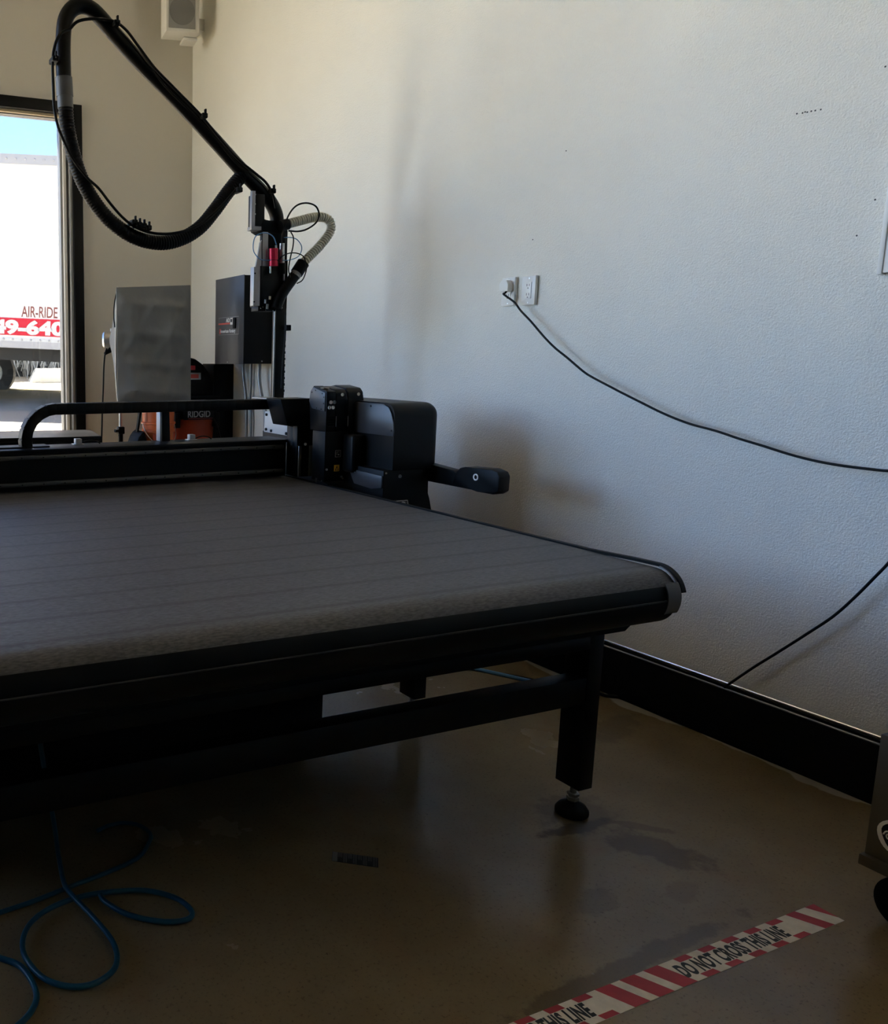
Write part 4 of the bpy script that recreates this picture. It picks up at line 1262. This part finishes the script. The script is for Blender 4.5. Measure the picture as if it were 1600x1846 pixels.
text('lettering', 'RIDGID', 0.062, 'grey_print', pln, (2.395, 5.2915, 0.876), (1, 0, 0), (0, 0, 1), bold=0.0008, xs=0.84)
box('under_line', (2.40, 5.2905, 0.866), (2.585, 5.2918, 0.868), 'red_print', pln)
tube('handle', [(2.60, 5.33, 0.87), (2.625, 5.30, 0.80), (2.645, 5.29, 0.70), (2.66, 5.30, 0.58)], 0.009, 'black_metal', vc, sides=10)
for k in range(4):
    a = math.radians(45 + 90 * k)
    lathe('caster', [(0.0, 0.0), (0.016, 0.0), (0.016, 0.012), (0.0, 0.012)], (VC[0] + 0.12 * math.cos(a), VC[1] + 0.12 * math.sin(a), 0.4957), 'black_rubber', vc, 10)

# black carry case on the vacuum
cs = thing('carry_case', 'black domed tool case with red label resting on the vacuum lid', 'case', (2.55, 5.5, 0.9905))
box('case_base', (2.42, 5.40, 0.9905), (2.70, 5.66, 1.02), 'black_plastic', cs, bev=0.010)
prism('case_shell', [(2.4020, 1.0150), (2.6990, 1.0140), (2.6850, 1.0500), (2.6540, 1.1040), (2.6270, 1.1700), (2.5750, 1.2320), (2.5150, 1.2710), (2.4640, 1.2820), (2.4010, 1.2590)], 'y', 5.43, 5.64, 'black_rubber', cs, bev=0.010)
cl = box('case_label', (2.4420, 5.4265, 1.1275), (2.5570, 5.4305, 1.1755), 'steel', cs, bev=0.002)
box('label_print', (2.4795, 5.4250, 1.1370), (2.5390, 5.4263, 1.1655), 'red_print', cl)
box('red_badge', (2.4545, 5.4265, 1.1945), (2.5140, 5.4305, 1.2250), 'red_paint', cs, bev=0.003)

# orange bucket
bk = thing('orange_bucket', 'bright orange plastic bucket with ribbed rim behind the gantry beam', 'bucket', (2.19, 5.30, 0.4955))
BC = (2.195, 5.33, 0)
lathe('pail', [(0.080, 0.4956), (0.084, 0.50), (0.100, 0.74), (0.103, 0.78), (0.112, 0.783), (0.112, 0.80), (0.106, 0.803), (0.108, 0.835), (0.117, 0.838), (0.117, 0.85), (0.108, 0.853), (0.110, 0.93), (0.117, 0.932), (0.117, 0.945), (0.104, 0.946), (0.09, 0.56), (0.01, 0.55)], BC, 'orange_plastic', bk, 40)
box('grip_recess', (2.115, 5.225, 0.72), (2.165, 5.243, 0.775), 'dark_orange_plastic', bk, bev=0.006)
tube('bail', [(2.08, 5.33, 0.842), (2.085, 5.255, 0.77), (2.14, 5.205, 0.71), (2.235, 5.205, 0.70), (2.29, 5.25, 0.76), (2.312, 5.33, 0.842)], 0.003, 'steel', bk, sides=8)

# black bag left of the bucket
bg_ = thing('tool_bag', 'soft black tool bag with white mark slumped beside the orange bucket', 'bag', (2.08, 5.3, 0))
prism('bag_body', [(1.99, 0.02), (2.075, 0.0), (2.078, 0.70), (2.065, 0.79), (2.04, 0.80), (2.01, 0.76), (1.985, 0.70)], 'y', 5.22, 5.40, 'black_rubber', bg_, bev=0.02)
text('white_mark', 'N', 0.042, 'white_print', bg_, (2.036, 5.2185, 0.705), (1, 0, 0), (0, 0, 1), bold=0.001, shear=0.3)
prism('bag_handle', [(2.02, 0.79), (2.035, 0.79), (2.06, 0.93), (2.045, 0.96), (2.03, 0.96), (2.045, 0.93)], 'y', 5.28, 5.31, 'black_rubber', bg_, bev=0.003)

# black desk by the window
dk = thing('black_desk', 'black topped desk standing under the shop window behind the belt', 'desk', (1.3, 5.7, 0))
a = math.radians(-10)


def dbox(name, lo, hi, m, parent, bev=0.002):
    bm = bmesh.new()
    bm_box(bm, lo, hi, bev, 2)
    piv = Vector((1.80, 5.36, 0))
    bm.transform(Matrix.Translation(piv) @ Matrix.Rotation(a, 4, 'Z') @ Matrix.Translation(-piv))
    return link_bm(name, bm, m, parent, smooth=True)


dbox('desk_top', (0.70, 5.36, 0.735), (1.80, 5.90, 0.762), 'satin_black', dk)
dbox('apron', (0.72, 5.362, 0.66), (1.795, 5.385, 0.7345), 'black_metal', dk)
for (x, y) in ((0.72, 5.39), (1.755, 5.39), (0.72, 5.855), (1.755, 5.855)):
    dbox('leg', (x, y, 0.0), (x + 0.04, y + 0.04, 0.7345), 'black_metal', dk)

# ------------------------------------------------------------------ dark cart at the right edge
ct = thing('utility_cart', 'dark brown metal cart with oval sticker on black casters at the picture edge', 'cart', (2.35, 0.75, 0))
box('body', (2.150, 0.45, 0.176), (2.62, 1.042, 0.46), 'cart_metal', ct, bev=0.002)
box('upper_body', (2.164, 0.46, 0.4605), (2.60, 1.030, 0.80), 'cart_metal', ct, bev=0.002)
box('bottom_rim', (2.139, 0.43, 0.150), (2.64, 1.047, 0.1755), 'cart_metal', ct, bev=0.003)
for (x, y) in ((2.235, 0.985), (2.56, 0.985), (2.235, 0.50), (2.56, 0.50)):
    bm = bmesh.new()
    bm_tube(bm, [(x - 0.021, y, 0.062), (x - 0.017, y, 0.062), (x + 0.017, y, 0.062), (x + 0.021, y, 0.062)], lambda s: 0.054 if s < 0.003 or s > 0.039 else 0.062, 32)
    wh = link_bm('caster_wheel', bm, 'black_rubber', ct, smooth=True, angle=40)
    box('caster_fork', (x + 0.0215, y - 0.018, 0.05), (x + 0.027, y + 0.018, 0.1495), 'steel', wh, bev=0.002)
    box('caster_plate', (x - 0.025, y - 0.025, 0.126), (x + 0.030, y + 0.025, 0.1495), 'black_metal', wh, bev=0.002)
# sticker with pale border on the face toward the table
SX = 2.1495
def oval(yc, zc, ry, rz_, n=28, k=0.0):
    return [(yc + ry * math.cos(2 * PI * i / n) * (1 + k * math.sin(6 * PI * i / n)), zc + rz_ * math.sin(2 * PI * i / n)) for i in range(n)]


st = prism('sticker', oval(0.982, 0.242, 0.042, 0.040, k=0.04), 'x', SX - 0.0009, SX, 'white_plastic', ct)
prism('sticker_art', oval(0.980, 0.243, 0.035, 0.033, k=0.08), 'x', SX - 0.0016, SX - 0.001, 'black_print', st)
prism('sticker_art', [(1.004, 0.262), (0.994, 0.272), (0.96, 0.274), (0.95, 0.266), (0.975, 0.262)], 'x', SX - 0.0022, SX - 0.0017, 'purple_print', st)
tube('sticker_curl', [(SX - 0.0022, 1.000 + 0.0105 * (1 - k / 16) * math.cos(k * .75), 0.240 + 0.0115 * (1 - k / 16) * math.sin(k * .75)) for k in range(14)], 0.0016, 'white_plastic', st, n=3, sides=6)

# ------------------------------------------------------------------ floor: warning tape, scale strip, air hoses
ft = thing('floor_tape', 'red and white DO NOT CROSS THIS LINE tape on the concrete floor', 'tape', (1.7, 1.09, 0))
TH = 0.016
XD = Vector((math.cos(TH), math.sin(TH), 0))
YD = Vector((-math.sin(TH), math.cos(TH), 0))
O = Vector((2.141, 1.057, 0.0))       # lower right-hand corner
TWD = 0.065


def tq(s, t, z=0.0007):
    """s metres leftward from the end, t 0..1 across the tape."""
    return O - XD * s + YD * (TWD * t) + Vector((0, 0, z))


quad('base_strip', [tq(1.35, 0, 0.0002), tq(0, 0, 0.0002), tq(0.0, 1, 0.0002), tq(1.35, 1, 0.0002)], 'tape_white', ft, 0.0004)


def stripe(s0, s1, sk):
    quad('red_stripe', [tq(s1, 0), tq(s0, 0), tq(s0 + sk, 1), tq(s1 + sk, 1)], 'tape_red', ft, 0.0002)


def clipped(pts):
    quad('red_stripe', [tq(*p) for p in pts], 'tape_red', ft, 0.0002)


for c0 in (0.0, 0.604):
    if c0 == 0.0:
        clipped([(0.033, 1), (0.0, 0.18), (0.0, 1)][::-1])
        stripe(0.036, 0.070, 0.034)
    else:
        for k in range(3):
            s = 0.497 + k * 0.0705
            stripe(s, s + 0.044, 0.034)
    t0 = c0 + 0.120
    for k in range(5):
        for (ta, tb, sh) in ((0.80, 1.0, 0.0), (0.0, 0.20, -0.012)):
            s = t0 + 0.012 + sh + k * 0.0765
            if s + 0.04 < 1.34:
                quad('red_block', [tq(s + 0.040, ta), tq(s, ta), tq(s + 0.006, tb), tq(s + 0.046, tb)], 'tape_red', ft, 0.0002)
    p = tq(t0 + 0.388, 0.25, 0.0008)
    text('lettering', 'DO NOT CROSS THIS LINE', 0.0475, 'black_print', ft, p, XD, YD, bold=0.0021, xs=0.56, depth=0.0001, space=1.08)

sc = thing('scale_strip', 'small black and white ruled scale strip lying on the floor', 'strip', (1.24, 1.675, 0))
A_ = Vector((1.181, 1.694, 0.0))
XD2 = Vector((1.271 - 1.179, 1.625 - 1.693, 0)).normalized()
YD2 = Vector((-XD2.y, XD2.x, 0))


def sq(s, t, z):
    return A_ + XD2 * s + YD2 * t + Vector((0, 0, z))


quad('card', [sq(0, 0, 0.0002), sq(0.116, 0, 0.0002), sq(0.116, 0.044, 0.0002), sq(0, 0.044, 0.0002)], 'black_print', sc, 0.0004)
quad('white_block', [sq(0.001, 0.001, 0.0007), sq(0.014, 0.001, 0.0007), sq(0.014, 0.043, 0.0007), sq(0.001, 0.043, 0.0007)], 'dulled_print', sc, 0.0002)
for k in range(8):
    for j in range(3):
        s = 0.0165 + k * 0.0124 + j * 0.0036
        t0_ = 0.022 if k % 2 == 0 else 0.001
        quad('rule_line', [sq(s, t0_, 0.0007), sq(s + 0.0014, t0_, 0.0007), sq(s + 0.0014, 0.043, 0.0007), sq(s, 0.043, 0.0007)], 'dulled_print', sc, 0.0002)

tag(tube('air_hose', [(0.662, 2.041, 0.007), (0.698, 2.053, 0.007), (0.738, 2.052, 0.007), (0.775, 2.028, 0.007), (0.79, 1.983, 0.007), (0.778, 1.945, 0.007), (0.723, 1.885, 0.007), (0.637, 1.855, 0.007), (0.526, 1.831, 0.007), (0.426, 1.809, 0.007), (0.344, 1.797, 0.007), (0.265, 1.781, 0.007)], 0.0058, 'air_hose_blue', None, n=6), 'teal air hose curling away in the shade under the table', 'hose')
hz = [(0.458, 1.78, 0.432), (0.463, 1.78, 0.357), (0.466, 1.78, 0.288)]
tag(tube('air_hose', [(0.44, 1.80, 0.545), (0.445, 1.80, 0.45), (0.470, 1.86, 0.33), (0.502, 1.93, 0.20), (0.520, 1.95, 0.09), (0.522, 1.93, 0.035)] + [(0.509, 1.836, 0.02), (0.512, 1.784, 0.02)] + [(0.539, 1.69, 0.012), (0.552, 1.594, 0.012), (0.532, 1.525, 0.012), (0.478, 1.495, 0.012), (0.425, 1.506, 0.012), (0.38, 1.554, 0.012), (0.362, 1.642, 0.012), (0.391, 1.718, 0.012), (0.454, 1.762, 0.012), (0.54, 1.777, 0.012), (0.632, 1.761, 0.012), (0.694, 1.736, 0.012), (0.744, 1.684, 0.012), (0.756, 1.628, 0.012), (0.731, 1.607, 0.012), (0.676, 1.623, 0.012), (0.615, 1.674, 0.012), (0.582, 1.737, 0.012), (0.579, 1.768, 0.012)], 0.0062, 'air_hose_blue', None, n=6), 'teal air hose hanging from the table and looping twice on the floor', 'hose')
tag(tube('air_hose', [(0.251, 1.7, 0.007), (0.313, 1.647, 0.007), (0.35, 1.6, 0.007), (0.36, 1.522, 0.007), (0.339, 1.476, 0.007), (0.303, 1.448, 0.007), (0.267, 1.434, 0.007)], 0.0064, 'air_hose_blue', None, n=6), 'teal air hose bend at the lower picture corner', 'hose')
tag(tube('air_hose', [(2.10, 2.79, 0.007), (2.25, 2.755, 0.007)] + [(2.354, 2.707, 0.007), (2.425, 2.671, 0.007), (2.486, 2.626, 0.007), (2.534, 2.553, 0.007), (2.576, 2.477, 0.007), (2.623, 2.395, 0.007)], 0.0075, 'blue_tube', None, n=6), 'blue air hose on the lit floor beyond the table leg', 'hose')
tag(tube('floor_cable', [(2.12, 2.775, 0.006), (2.25, 2.745, 0.006)] + [(2.365, 2.719, 0.006), (2.431, 2.679, 0.006), (2.484, 2.623, 0.006), (2.541, 2.56, 0.006), (2.592, 2.493, 0.006), (2.643, 2.415, 0.006)], 0.0045, 'cable_black', None, n=6), 'thin black cable beside the blue hose beyond the table leg', 'cable')
tag(tube('floor_cable', [(2.757, 2.344, 0.006), (2.751, 2.232, 0.006), (2.768, 2.202, 0.006), (2.807, 2.174, 0.006)], 0.006, 'cable_black', None, n=6), 'short black cable end by the foot of the baseboard', 'cable')
